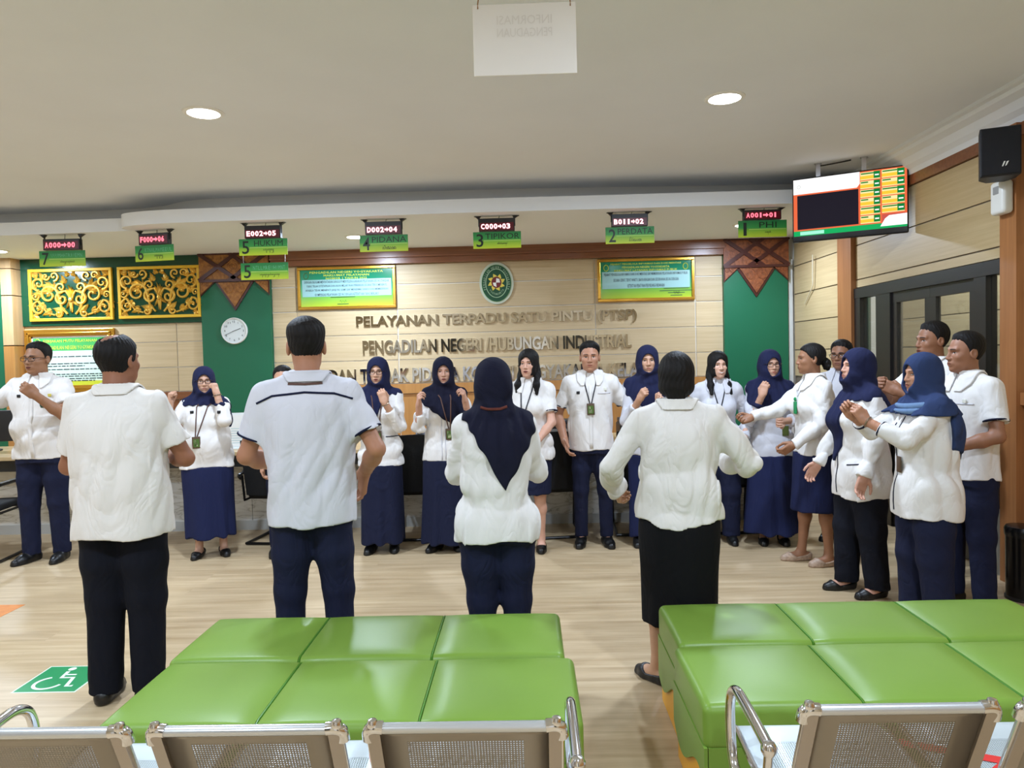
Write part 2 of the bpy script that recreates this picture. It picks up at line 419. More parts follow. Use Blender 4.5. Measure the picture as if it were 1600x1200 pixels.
# the glazed bay: dark aluminium frame, two door leaves, side lights
def glass_mat():
    m = bpy.data.materials.new('clear_glass'); m.use_nodes = True; nt = m.node_tree; nt.nodes.remove(nt.nodes['Principled BSDF']); out = nt.nodes['Material Output']
    t = nt.nodes.new('ShaderNodeBsdfTransparent'); t.inputs[0].default_value = (0.86, 0.88, 0.86, 1)
    g = nt.nodes.new('ShaderNodeBsdfGlossy'); g.inputs['Roughness'].default_value = 0.02
    f = nt.nodes.new('ShaderNodeFresnel'); gm = nt.nodes.new('ShaderNodeNewGeometry'); mr = nt.nodes.new('ShaderNodeMapRange'); mr.inputs['To Min'].default_value = 1.5; mr.inputs['To Max'].default_value = 1 / 1.5
    nt.links.new(gm.outputs['Backfacing'], mr.inputs['Value']); nt.links.new(mr.outputs[0], f.inputs[0])
    mx = nt.nodes.new('ShaderNodeMixShader'); nt.links.new(f.outputs[0], mx.inputs[0]); nt.links.new(t.outputs[0], mx.inputs[1]); nt.links.new(g.outputs[0], mx.inputs[2]); nt.links.new(mx.outputs[0], out.inputs[0])
    return m
m_glass = glass_mat()
m_frame = M('dark_aluminium', (30, 28, 27), 0.4)
b = MB()
for y0, y1 in ((7.11, 7.23), (6.53, 6.79), (4.965, 5.0), (5.18, 5.32)): b.box((WX - 0.02, y0, 0), (WX + 0.06, y1, 2.15), m_frame)
b.box((WX - 0.024, 4.965, 2.06), (WX + 0.064, 7.23, 2.155), m_frame); b.box((WX - 0.024, 6.79, 0.001), (WX + 0.064, 7.11, 0.10), m_frame); b.box((WX - 0.01, 5.0, 1.10), (WX + 0.05, 5.18, 1.16), m_frame)
fr = struct(b.build('door_1'))
for y0, y1, hy in ((5.92, 6.53, 5.97), (5.32, 5.92, 5.87)):
    b = MB()
    b.box((WX, y0, 0.01), (WX + 0.04, y0 + 0.08, 2.06), m_frame); b.box((WX, y1 - 0.08, 0.01), (WX + 0.04, y1, 2.06), m_frame)
    b.box((WX - 0.002, y0 + 0.001, 1.97), (WX + 0.042, y1 - 0.001, 2.059), m_frame); b.box((WX - 0.002, y0 + 0.001, 0.012), (WX + 0.042, y1 - 0.001, 0.14), m_frame)
    lf = b.build('door_leaf', fr)
    b = MB(); b.box((WX + 0.016, y0 + 0.08, 0.14), (WX + 0.022, y1 - 0.08, 1.97), m_glass); b.build('glass_pane', lf)
    b = MB(); b.tube([(WX - 0.05, hy, 0.85), (WX - 0.05, hy, 1.25)], 0.014, m_chrome); b.tube([(WX - 0.05, hy, 0.9), (WX + 0.01, hy, 0.9)], 0.009, m_chrome); b.tube([(WX - 0.05, hy, 1.2), (WX + 0.01, hy, 1.2)], 0.009, m_chrome)
    b.build('handle', lf, True)
for y0, y1, z0 in ((6.79, 7.11, 0.10), (5.0, 5.18, 1.16)):
    b = MB(); b.box((WX + 0.016, y0, z0), (WX + 0.022, y1, 2.06), m_glass); b.build('glass_pane', fr)
b = MB(); b.box((WX + 0.0, 5.0, 0.46), (WX + 0.03, 5.18, 1.10), M('smoked_panel', (70, 54, 46), 0.3)); b.build('panel', fr)
b = MB(); b.box((WX + 0.0, 5.0, 0.0), (WX + 0.03, 5.18, 0.46), M('pale_grey_panel', (186, 186, 180), 0.5)); b.build('panel', fr)
# passage behind the glass
b = MB(); b.box((4.45, 4.4, 0), (4.6, WY, ZC), m_groove_d); planked(b, 'y', 4.45, [4.4, 5.7, 7.2, 8.8], [0.05, 0.62, 0.94, 1.26, 1.58, 1.91, 2.24, 2.57, 2.91], 0.014, 0.012, m_plank_y, -1); struct(b.build('wall_passage'))
b = MB(); b.box((WX + 0.14, 4.3, 0), (4.6, 4.4, ZC), M('cream_wall', (208, 190, 156), 0.6)); struct(b.build('wall_passage_end'))

# bulkhead over the counters: lower slab with a rounded nose, upper slab set back
def spline(P, n=6):
    out = []
    P = [np.array(p, float) for p in P]
    for i in range(len(P) - 1):
        p0 = P[max(i - 1, 0)]; p1 = P[i]; p2 = P[i + 1]; p3 = P[min(i + 2, len(P) - 1)]
        for j in range(n):
            t = j / n
            out.append(tuple(0.5 * (2 * p1 + (p2 - p0) * t + (2 * p0 - 5 * p1 + 4 * p2 - p3) * t * t + (3 * p1 - p0 - 3 * p2 + p3) * t ** 3)))
    out.append(tuple(P[-1])); return out
edge = [(WL, 7.30), (-5.0, 7.24), (-4.2, 7.20), (-3.86, 7.19)] + spline([(-3.84, 7.19), (-3.88, 7.08), (-3.78, 6.96), (-3.50, 6.88), (-3.05, 6.845), (-2.0, 6.82), (-0.6, 6.78), (1.0, 6.79), (2.4, 6.79), (WX - 0.001, 6.79)])
b = MB(); b.prism(edge + [(WX - 0.001, WY + 0.01), (WL, WY + 0.01)], ZS, ZS + 0.125, m_white, 'xy'); struct(b.build('ceiling_bulkhead', smooth=True))
edge2 = [(WL, 7.62), (-4.6, 7.56), (-3.9, 7.5)] + spline([(-3.6, 7.40), (-3.3, 7.22), (-2.8, 7.14), (-1.9, 7.11), (0, 7.12), (1.6, 7.22), (WX - 0.001, 7.3)])
b = MB(); b.prism(edge2 + [(WX - 0.001, WY + 0.01), (WL, WY + 0.01)], ZS + 0.12, ZC + 0.01, m_white, 'xy'); struct(b.build('ceiling_bulkhead_upper', smooth=True))

# ---------------------------------------------------------------- ceiling lamps
m_rim = M('lamp_rim', (240, 240, 238), 0.4)
m_diff = M('lamp_diffuser', (255, 255, 255), 0.5, emit=(255, 252, 246), es=14.0)
def downlight(x, y, z, label, r=0.112, watts=None, group='round ceiling downlights'):
    t = tag(empty('ceiling_downlight', (x, y, z)), label, 'ceiling light', group)
    b = MB(); b.lathe([(r - 0.012, -0.002), (r - 0.012, -0.010), (r, -0.012), (r + 0.014, -0.006), (r + 0.016, -0.0)], m_rim, 32); b.build('rim', t, True)
    b = MB(); b.lathe([(0.001, -0.008), (r * 0.7, -0.009), (r - 0.012, -0.007), (r - 0.012, -0.001)], m_diff, 32); b.build('diffuser', t, True)
    L = bpy.data.lights.new('downlight', 'AREA'); L.shape = 'DISK'; L.size = 2 * r - 0.03; L.energy = watts or LAMP_W; L.color = LAMP_COL
    o = bpy.data.objects.new('lamp_light', L); COL.objects.link(o); o.parent = t; o.location = (0, 0, -0.02)
    return t
downlight(-2.03, 4.72, ZC, 'lit round downlight in the ceiling above the left group of people')
downlight(1.29, 4.76, ZC, 'lit round downlight in the ceiling nearer the television')
downlight(-1.80, 7.90, ZS, 'lit downlight under the bulkhead behind the sign of counter four', group='bulkhead downlights')
downlight(-5.90, 8.15, ZS, 'lit downlight under the bulkhead near the wooden column', group='bulkhead downlights')
downlight(2.32, 7.85, ZS, 'downlight under the bulkhead hidden behind the sign of counter one', group='bulkhead downlights', watts=48)
for x, y in ((-5.3, 4.7), (-5.3, 1.3), (-2.03, 1.3), (1.29, 1.3), (-2.03, -2.0), (1.29, -2.0)):
    downlight(x, y, ZC, 'round ceiling downlight outside the picture')
downlight(3.75, 5.3, ZC, 'added unseen downlight brightening the passage behind the near door leaf', watts=45, group='added passage light')  # both passage lamps are added out of sight to brighten the view through the glass
downlight(3.75, 7.2, ZC, 'added unseen downlight brightening the passage behind the far door leaf', watts=45, group='added passage light')
# ================================================================ things on the walls
def carving(name, x0, x1, z0, z1, y, label):
    t = tag(empty(name, ((x0 + x1) / 2, y, z0)), label, 'wall carving', 'gilded carvings on the green wall')
    cx, h, w = 0.0, z1 - z0, x1 - x0
    hx = w / 2
    b = MB(); b.box((-hx + 0.02, -0.012, 0.02), (hx - 0.02, 0.0, h - 0.02), m_green_d); b.build('backing', t)
    b = MB()
    for a, c in (((-hx, -0.035, 0), (hx, 0, 0.035)), ((-hx, -0.035, h - 0.035), (hx, 0, h)), ((-hx, -0.035, 0.035), (-hx + 0.035, 0, h - 0.035)), ((hx - 0.035, -0.035, 0.035), (hx, 0, h - 0.035))):
        b.box(a, c, m_goldp)
    b.build('frame', t, bevel=0.004)
    b = MB()
    def scroll(cx, cz, r, a0, turns, s, r0=0.013, stem=None):
        pts = []; rad = []; n = int(18 * turns)
        for i in range(n + 1):
            u = i / n; a = a0 + s * 2 * PI * turns * u; q = r * (1 - 0.82 * u)
            pts.append((cx + q * math.cos(a), -0.022, cz + q * math.sin(a))); rad.append(1.3 * r0 * (1 - 0.45 * u))
        if stem: pts = [(p[0], -0.02, p[1]) for p in stem] + pts; rad = [r0 * 0.9] * len(stem) + rad
        b.tube(pts, rad, m_gold, 6)
        b.lathe([(0.001, 0.026), (0.010, 0.022), (0.015, 0.010), (0.014, -0.0)], m_gold, 8, (pts[-1][0], -0.012, pts[-1][2]), 'y')
    def leaf(x, z, a, L, wd):
        d = np.array([math.cos(a), math.sin(a)]); n = np.array([-d[1], d[0]]); V = []; F = []
        K = 5
        for i in range(K + 1):
            u = i / K; ww = wd * math.sin(PI * min(1, 0.12 + u * 0.88)) * (1 - 0.25 * u); c = np.array([x, z]) + d * L * u + n * 0.18 * L * u * u
            for s_, dep in ((-1, -0.014), (0, -0.036), (1, -0.014)):
                p = c + n * ww * s_; V.append((p[0], dep, p[1]))
        for i in range(K):
            for j in range(2): F.append((i * 3 + j, i * 3 + j + 1, i * 3 + 4 + j, i * 3 + 3 + j))
        b.add(V, F, m_gold)
    for s in (-1, 1):
        scroll(s * 0.11, h * 0.42, 0.085, PI * (0.5 if s > 0 else 0.5), 1.2, -s, 0.015, [(0.0, 0.10), (s * 0.02, 0.30), (s * 0.06, 0.36)])
        scroll(s * 0.12, h * 0.64, 0.07, -PI / 2, 1.2, s, 0.012)
        scroll(s * 0.27, h * 0.50, 0.12, PI * (1.0 if s > 0 else 0.0), 1.35, -s, 0.015, [(s * 0.05, 0.08), (s * 0.12, 0.16)])
        scroll(s * 0.39, h * 0.72, 0.085, -PI / 2, 1.3, s, 0.013)
        scroll(s * 0.40, h * 0.25, 0.085, PI / 2, 1.3, -s, 0.013, [(s * 0.20, 0.07), (s * 0.30, 0.10)])
        scroll(s * 0.20, h * 0.86, 0.06, -PI / 2, 1.1, -s, 0.011)
        scroll(s * 0.16, h * 0.14, 0.055, PI / 2, 1.1, s, 0.012)
        scroll(s * 0.44, h * 0.48, 0.05, 0, 1.1, s, 0.010)
        scroll(s * 0.30, h * 0.86, 0.05, 0, 1.1, s, 0.010)
        for lx, lz, la, ll, lw in ((0.20, 0.60, 0.9, 0.13, 0.022), (0.23, 0.62, 0.5, 0.14, 0.024), (0.24, 0.56, 0.15, 0.12, 0.022), (0.33, 0.80, 1.2, 0.09, 0.022), (0.45, 0.85, 2.2, 0.09, 0.022), (0.46, 0.62, 1.7, 0.09, 0.02),
                                   (0.33, 0.33, -0.6, 0.10, 0.022), (0.47, 0.36, -1.2, 0.09, 0.02), (0.25, 0.20, -0.3, 0.10, 0.022), (0.46, 0.13, -2.2, 0.08, 0.02), (0.08, 0.72, 1.5, 0.09, 0.02), (0.03, 0.86, 1.2, 0.06, 0.018), (0.36, 0.52, 0.3, 0.09, 0.02), (0.10, 0.17, 0.5, 0.12, 0.026)):
            a = la if s > 0 else PI - la
            leaf(s * lx * w / 1.02, lz * h, a, ll * 1.15, lw * 1.55); leaf(s * lx * w / 1.02, lz * h, a + 0.8 * s, ll * 0.7, lw * 1.2); leaf(s * lx * w / 1.02, lz * h, a - 0.8 * s, ll * 0.7, lw * 1.2)
    for a in (-0.5, -0.25, 0, 0.25, 0.5): leaf(0, h * 0.42, PI / 2 + a, 0.17 - abs(a) * 0.1, 0.022)
    for a in (-0.7, 0.7): leaf(0, h * 0.40, -PI / 2 + a, 0.12, 0.022)
    b.lathe([(0.001, 0.04), (0.022, 0.034), (0.03, 0.012), (0.028, 0)], m_gold, 10, (0, -0.012, h * 0.40), 'y')
    b.build('scrollwork', t, True)
    return t
carving('gilded_carving', -6.03, -5.005, 2.155, 2.785, WY - 0.03, 'gilded openwork scroll carving in a yellow frame, the one beside the wooden column')
carving('gilded_carving', -4.935, -3.93, 2.16, 2.785, WY - 0.03, 'gilded openwork scroll carving in yellow frame, beside the green pillar with the clock')

def valance(x0, x1, y, tone, label):
    ma = M('carved_wood_' + tone, (168, 112, 52) if tone == 'gold' else (146, 82, 44), 0.45, noise=((26, 26, 26), (132, 82, 34) if tone == 'gold' else (112, 58, 30), 0.12), bump=((55, 55, 55), 0.9))
    mdk = M('dark_carved_edge', (70, 30, 24), 0.35)
    t = tag(empty('carved_valance', ((x0 + x1) / 2, y, 2.2)), label, 'carved valance')
    hx = (x1 - x0) / 2; zt, zm, zl, ztip = ZS - 2.2, 0.385, 0.20, 0.02
    b = MB(); b.box((-hx, -0.03, zm), (hx, 0, zt), ma); b.build('board', t)
    def tri(pts, nm, m, d0, d1): b = MB(); b.prism(pts, d0, d1, m); return b.build(nm, t)
    e = 0.022
    for pts in ([(-hx, zm), (-hx + 0.20, zm), (-hx, zl)], [(hx, zm), (hx - 0.20, zm), (hx, zl)], [(-0.245, zm), (0.245, zm), (0, ztip)]):
        o = tri(pts, 'pendant', mdk, -0.02, 0.0)
        c = np.mean(np.array(pts), axis=0); ins = [tuple(c + (np.array(p) - c) * 0.80) for p in pts]
        b = MB(); b.prism(ins, -0.034, -0.02, ma)
        W = max(p[0] for p in ins) - min(p[0] for p in ins)
        for s in (-1, 1):
            pp = []
            for i in range(20): u = i / 19; a = 2 * PI * 1.1 * u * s + PI / 2; q = 0.20 * W * (1 - 0.8 * u); pp.append((c[0] + s * 0.2 * W + q * math.cos(a), -0.036, c[1] + 0.02 + q * math.sin(a)))
            b.tube(pp, 0.006, ma, 6)
        b.build('relief', o, True)
    b = MB()
    def bar(p, q, wd, e=0.0): d = np.array(q) - np.array(p); n = np.array([-d[1], d[0]]); n = n / np.linalg.norm(n) * wd / 2; p, q = np.array(p), np.array(q); b.prism([tuple(p - n), tuple(q - n), tuple(q + n), tuple(p + n)], -0.05 - e, -0.03, mdk)
    for a in (-1, 1): bar((a * hx, zt), (a * (hx - 0.47), zm), 0.045); bar((a * hx, zm), (a * (hx - 0.47), zt), 0.045, 0.0015 + 0.001 * a)
    b.box((-hx, -0.052, zm - 0.018), (hx, 0, zm + 0.012), mdk); b.box((-hx, -0.04, zt - 0.018), (hx, 0, zt), mdk)
    b.build('lattice', t)
    b = MB()
    for cx in (0,):
        b.prism([(cx - 0.11, (zt + zm) / 2), (cx, zm + 0.05), (cx + 0.11, (zt + zm) / 2), (cx, zt - 0.05)], -0.045, -0.03, ma)
        for r in (0.02, 0.045, 0.07):
            b.tube([(cx + r * 1.0 * math.cos(a), -0.047, (zt + zm) / 2 + r * 0.9 * math.sin(a)) for a in np.linspace(0, 2 * PI, 17)[:-1]], 0.005, ma, 6, closed=True)
    b.build('rosette', t, True)
    return t
valance(-3.922, -3.08, WY - 0.06, 'gold', 'golden brown carved valance with dark lattice and zigzag pendants above the round clock')
valance(2.35, 3.115, WY - 0.06, 'red', 'reddish brown carved valance with zigzag pendants above the plain green pillar by the television')

# clock
t = tag(empty('wall_clock', (-3.525, WY - 0.06, 1.978)), 'round white wall clock with black numerals on the green pillar', 'clock')
b = MB(); b.lathe([(0.02, 0.0), (0.158, 0.0), (0.160, 0.025), (0.152, 0.036), (0.146, 0.034), (0.146, 0.022)], M('clock_rim', (226, 226, 222), 0.4), 40, axis='y'); b.build('rim', t, True)
b = MB(); b.lathe([(0.147, 0.015), (0.147, 0.024), (0.001, 0.0245)], M('clock_face', (218, 226, 228), 0.5), 40, axis='y'); b.build('dial', t, True)
b = MB()
for i in range(1, 13):
    a = PI / 2 - 2 * PI * i / 12; s = str(i); w = 0.015 * len(s); b.text(s, 0.112 * math.cos(a) - w / 2, 0.112 * math.sin(a) - 0.012, w if s != '1' else 0.007, 0.024, -0.0262, m_black)
b.build('numerals', t)
for nm, ang, L, wd in (('hour_hand', 19.4, 0.085, 0.006), ('minute_hand', 204.0, 0.125, 0.005)):
    a = math.radians(ang if nm == 'hour_hand' else ang); dx, dz = math.cos(a), math.sin(a)
    b = MB(); b.tube([(-0.02 * dx, -0.029, -0.02 * dz), (L * dx, -0.029, L * dz)], wd / 2, m_black, 6); b.build(nm, t)

# framed notices
m_txt_y = M('yellow_print', (206, 222, 74), 0.5); m_txt_k = M('dark_print', (44, 62, 74), 0.5); m_blue_panel = M('pale_blue_panel', (158, 204, 206), 0.35)
def notice(name, x0, x1, z0, z1, label, heads, body, kind):
    w, h = x1 - x0, z1 - z0; t = tag(empty(name, ((x0 + x1) / 2, WY, z0)), label, 'framed notice'); hx = w / 2; fw = 0.035 if kind != 'old' else 0.085
    b = MB()
    for a, c in (((-hx, -0.04, 0), (hx, 0, fw)), ((-hx, -0.04, h - fw), (hx, 0, h)), ((-hx, -0.04, fw), (-hx + fw, 0, h - fw)), ((hx - fw, -0.04, fw), (hx, 0, h - fw))): b.box(a, c, m_brass)
    if kind == 'old':
        g = fw * 0.45
        for a, c in (((-hx + g, -0.055, g), (hx - g, -0.04, fw * 0.75)), ((-hx + g, -0.055, h - fw * 0.75), (hx - g, -0.04, h - g)), ((-hx + g, -0.055, g), (-hx + fw * 0.75, -0.04, h - g)), ((hx - fw * 0.75, -0.055, g), (hx - g, -0.04, h - g))): b.box(a, c, m_brass)
    b.build('frame', t, bevel=0.006)
    b = MB()
    if kind == 'old':
        mg = grad_mat('notice_print_old', [(0.0, (196, 206, 60)), (0.085, (196, 206, 60)), (0.09, (222, 230, 206)), (0.11, (206, 232, 214)), (0.70, (214, 236, 222)), (0.705, (84, 176, 96)), (1.0, (66, 170, 90))], 2, fw, h - fw, 0.2)
    else:
        mg = grad_mat('notice_print', [(0.0, (182, 206, 60)), (0.28, (110, 184, 82)), (0.5, (70, 164, 120)), (0.72, (34, 140, 104)), (1.0, (30, 128, 92))], 2, fw, h - fw, 0.14)
    b.box((-hx + fw, -0.02, fw), (hx - fw, -0.005, h - fw), mg); pr = b.build('print', t)
    b = MB(); yy = -0.022
    if kind == 'old':
        b.box((-hx + fw, yy + 0.001, fw), (-hx + fw + 0.012, yy, h - fw), m_paper); b.box((-hx + fw, yy + 0.001, h - fw - 0.02), (hx - fw, yy, h - fw), m_paper)
        for i, (s, q) in enumerate(zip(heads, (0.66, 0.70))): b.text(s, -0.33, h - fw - 0.085 - i * 0.075, q, 0.045, yy, m_txt_y, res=1, bold=0.01)
        b.tube([(-0.40 + 0.035 * math.cos(a), yy, h - fw - 0.075 + 0.045 * math.sin(a)) for a in np.linspace(0, 2 * PI, 17)[:-1]], 0.004, m_txt_y, 4, closed=True)
        rng = random.Random(4)
        for zz, xa, xb in ((0.43, -0.30, 0.42), (0.345, -0.38, 0.42), (0.315, -0.36, 0.17), (0.275, -0.38, 0.44), (0.215, -0.34, 0.42), (0.19, -0.36, 0.41), (0.16, -0.2, 0.44), (0.135, -0.36, 0.30)):
            x = xa
            while x < xb:
                L = rng.uniform(0.02, 0.08); b.box((x, yy + 0.001, zz), (min(x + L, xb), yy, zz + 0.011), m_txt_k); x += L + 0.012
    else:
        pb = 0.255 if kind == 'left' else 0.24
        b.box((-hx + fw + 0.02, yy + 0.001, h * 0.30), (hx - fw - 0.02, yy, h * 0.70), m_blue_panel)
        for i, s in enumerate(heads):
            wd = (w - 0.3) * ((1.0, 0.62, 0.56)[i] if kind == 'left' else (0.98, 0.66, 0.88)[i]); b.text(s, -wd / 2, h - fw - 0.044 - i * 0.037, wd, 0.026, yy, m_txt_y, res=1, bold=0.012)
        n = len(body); ph = h * 0.40 / n
        for i, s in enumerate(body):
            wd = (w - 0.16) * len(s) / max(len(q) for q in body); b.text(s, -wd / 2, h * 0.70 - (i + 0.86) * ph, wd, ph * 0.62, yy - 0.001, m_txt_k, res=1, bold=0.01)
        mk = M('faint_print', (66, 104, 44), 0.5)
        sx = -0.05 if kind == 'left' else 0.36
        for i, wd in enumerate((0.30, 0.40, 0.20) if kind != 'left' else (0.30,)): b.box((sx - wd / 2, yy + 0.001, h * 0.27 - i * 0.026), (sx + wd / 2, yy, h * 0.27 - i * 0.026 + 0.010), mk)
        b.tube([(sx - 0.04 + 0.012 * i, yy, h * 0.18 + 0.02 * math.sin(i * 2.3)) for i in range(8)], 0.0025, mk, 4)
        b.box((sx - 0.07, yy + 0.001, h * 0.105), (sx + 0.07, yy, h * 0.105 + 0.011), mk)
        for ex in ((-hx + fw + 0.07,) if kind == 'left' else (-hx + fw + 0.07, hx - fw - 0.07)):
            b.tube([(ex + 0.028 * math.cos(a), yy, h - fw - 0.07 + 0.036 * math.sin(a)) for a in np.linspace(0, 2 * PI, 17)[:-1]], 0.004, mk if kind == 'left' else m_txt_y, 4, closed=True)
    b.build('lettering', pr)
    return t
notice('framed_notice', -2.755, -1.565, 2.212, 2.722, 'green framed service notice hanging left of the oval emblem', ['PENGADILAN NEGERI YOGYAKARTA', 'MAKLUMAT PELAYANAN', 'NOMOR 1 TAHUN 2022'],
       ['DENGAN INI KAMI MENYATAKAN SANGGUP MENYELENGGARAKAN PELAYANAN SESUAI STANDAR', 'YANG TELAH DITETAPKAN DAN AKAN MELAKUKAN PERBAIKAN SECARA TERUS MENERUS,', 'APABILA TIDAK MENEPATI JANJI INI, KAMI SIAP MENERIMA SANKSI DAN MEMBERIKAN', 'KOMPENSASI PELAYANAN SESUAI DENGAN KETENTUAN YANG BERLAKU'], 'left')
notice('framed_notice', 0.862, 2.018, 2.212, 2.72, 'green framed information notice hanging right of the oval emblem', ['PEJABAT PENGELOLA INFORMASI DAN DOKUMENTASI', 'PENGADILAN NEGERI YOGYAKARTA', 'MAKLUMAT LAYANAN INFORMASI PUBLIK'],
       ['PEJABAT PENGELOLA INFORMASI DAN DOKUMENTASI SIAP MEMBERIKAN PELAYANAN INFORMASI PUBLIK', 'SECARA CEPAT, TEPAT WAKTU, BIAYA RINGAN DAN SEDERHANA SESUAI DENGAN', 'KETENTUAN PERATURAN PERUNDANG-UNDANGAN'], 'right')
notice('framed_notice', -6.13, -5.02, 1.285, 2.055, 'large pale green notice in a wide gilt frame behind the balding man', ['KEBIJAKAN MUTU PELAYANAN', 'PENGADILAN NEGERI YOGYAKARTA'], [], 'old')

# oval emblem of the court
t = tag(empty('court_emblem', (-0.35, WY, 2.215)), 'green oval court emblem on a clear plate between the two notices', 'emblem')
def oval(rx, rz, n=48, cz=0.255): return [(rx * math.cos(2 * PI * i / n), cz + rz * math.sin(2 * PI * i / n)) for i in range(n)]
mcl = M('clear_acrylic', (196, 206, 190), 0.12); mdg = M('emblem_green', (14, 74, 48), 0.3); mmg = M('emblem_leaf_green', (66, 132, 62), 0.35); mpale = M('emblem_pale_line', (176, 206, 170), 0.4); mye = M('emblem_yellow', (226, 206, 84), 0.4); mrd = M('emblem_maroon', (112, 30, 34), 0.4)
b = MB(); b.prism(oval(0.205, 0.25), -0.02, 0.0, mcl); b.build('plate', t)
b = MB(); b.prism(oval(0.178, 0.222), -0.026, -0.02, mmg); b.prism(oval(0.172, 0.216), -0.028, -0.026, mdg); b.tube([(p[0], -0.029, p[1]) for p in oval(0.128, 0.170)], 0.004, mpale, 6, closed=True); b.build('shield', t)
b = MB()
for i in range(8):
    a = 2 * PI * i / 8 + 0.2; c = np.array([0, 0.265]); d = np.array([math.cos(a), math.sin(a)]); n = np.array([-d[1], d[0]])
    P = [c + d * 0.052 + n * 0.026, c + d * 0.052 - n * 0.022, c + d * 0.078 - n * 0.020, c + d * 0.108 + n * 0.016, c + d * 0.080 + n * 0.024]; b.prism([tuple(p) for p in P], -0.033, -0.028, mye)
b.build('sun_petals', t)
b = MB(); b.prism(oval(0.060, 0.068, 28, 0.265), -0.035, -0.030, mrd); b.prism([(-0.005, 0.262), (0.044, 0.262), (0.036, 0.305), (0.0, 0.315)], -0.037, -0.035, m_paper); b.prism([(-0.044, 0.262), (-0.004, 0.262), (0.0, 0.208), (-0.034, 0.226)], -0.037, -0.035, m_paper); b.build('coat_of_arms', t)
b = MB()
for s, rx, rz, a0, a1, hh in (('PENGADILAN NEGERI YOGYAKARTA', 0.149, 0.192, PI * 1.12, -PI * 0.12, 0.026), ('YOGYAKARTA', 0.098, 0.130, PI * 1.22, PI * 1.78, 0.024)):
    for i, ch in enumerate(s):
        if ch == ' ': continue
        a = a0 + (a1 - a0) * i / (len(s) - 1); bx, bz = rx * math.cos(a), 0.255 + rz * math.sin(a)
        V, F = glyphs(ch, 1); lo = V.min(0); hi = V.max(0); q = V - (lo + hi) / 2; k = hh / max(hi[1] - lo[1], 1e-6); ro = a - PI / 2 if s[0] == 'P' else a + PI / 2
        b.add([(bx + k * (p[0] * 0.8 * math.cos(ro) - p[1] * math.sin(ro)), -0.031, bz + k * (p[0] * 0.8 * math.sin(ro) + p[1] * math.cos(ro))) for p in q], F, mpale)
b.build('lettering', t)

# chrome wall lettering
m_letter = M('polished_letter_steel', (206, 202, 194), 0.06, 1.0)
for s, x0, x1, z0, z1, lb in (('PELAYANAN TERPADU SATU PINTU (PTSP)', -2.06, 1.326, 1.957, 2.118, 'polished steel wall lettering, the top line below the emblem'),
                              ('PENGADILAN NEGERI /HUBUNGAN INDUSTRIAL', -1.99, 1.255, 1.66, 1.822, 'polished steel wall lettering, the middle line below the emblem'),
                              ('DAN TINDAK PIDANA KORUPSI YOGYAKARTA KELAS IA', -2.41, 1.60, 1.308, 1.48, 'polished steel wall lettering, the bottom line partly behind heads')):
    b = MB(); b.text(s, 0, 0, x1 - x0, z1 - z0, -0.024, m_letter, depth=0.024, res=3, bold=0.025); o = b.build('wall_lettering'); o.location = (x0, WY, z0); tag(o, lb, 'wall lettering', 'steel letters on the back wall')

# queue displays with counter boards
m_led_bg = M('led_panel_red', (50, 4, 10), 0.4, emit=(84, 0, 14), es=0.45)
m_led = M('led_digits', (255, 200, 205), 0.4, emit=(255, 172, 180), es=2.6)
m_led2 = M('led_digits_dim', (255, 150, 165), 0.4, emit=(255, 96, 120), es=1.6)
m_board = grad_mat('counter_board_print', [(0.0, (196, 216, 44)), (0.40, (134, 190, 50)), (0.55, (52, 152, 66)), (1.0, (24, 122, 62))], 2, 0.0, 0.158, 0.5)
m_ink = M('black_print', (12, 30, 16), 0.5); m_pl = M('pale_line', (196, 232, 120), 0.5); m_frost = M('frosted_print', (96, 178, 130), 0.5)
def counter_board(par, name, num, word, jav, w, h, zb, y):
    b = MB(); b.box((-w / 2, y - 0.006, 0), (w / 2, y, h), m_board); o = b.build(name, par, bevel=0.002); o.location = (0, 0, zb)
    b = MB(); yy = y - 0.0075; l = -w / 2
    b.text(num, l + 0.03, h * 0.10, w * 0.145, h * 0.78, yy, m_ink, res=3, bold=0.01)
    b.box((l + w * 0.22, yy + 0.001, h * 0.455), (w / 2 - 0.006, yy, h * 0.485), m_pl)
    if word:
        ww = min(w * 0.715, w * 0.118 * len(word)); b.text(word, l + w * 0.25 + (w * 0.72 - ww) / 2, h * 0.56, ww, h * 0.34, yy, m_ink, res=2)
    else:
        rng = random.Random(len(num) + ord(num[0])); x = l + w * 0.26
        while x < w / 2 - 0.03:
            k = rng.uniform(0.014, 0.022); b.text(rng.choice('EHNRTAMLU'), x, h * 0.58, k, h * 0.24, yy, m_frost, res=1); x += k + 0.006
    V, F = glyphs(jav, 1); asp = (V[:, 0].max() - V[:, 0].min()) / max(V[:, 1].max() - V[:, 1].min(), 1e-6); jw = min(w * 0.6, h * 0.24 * asp)
    b.text(jav, l + w * 0.24 + (w * 0.74 - jw) / 2, h * 0.12, jw, h * 0.26, yy, m_ink, res=1)
    b.build('lettering', o); return o
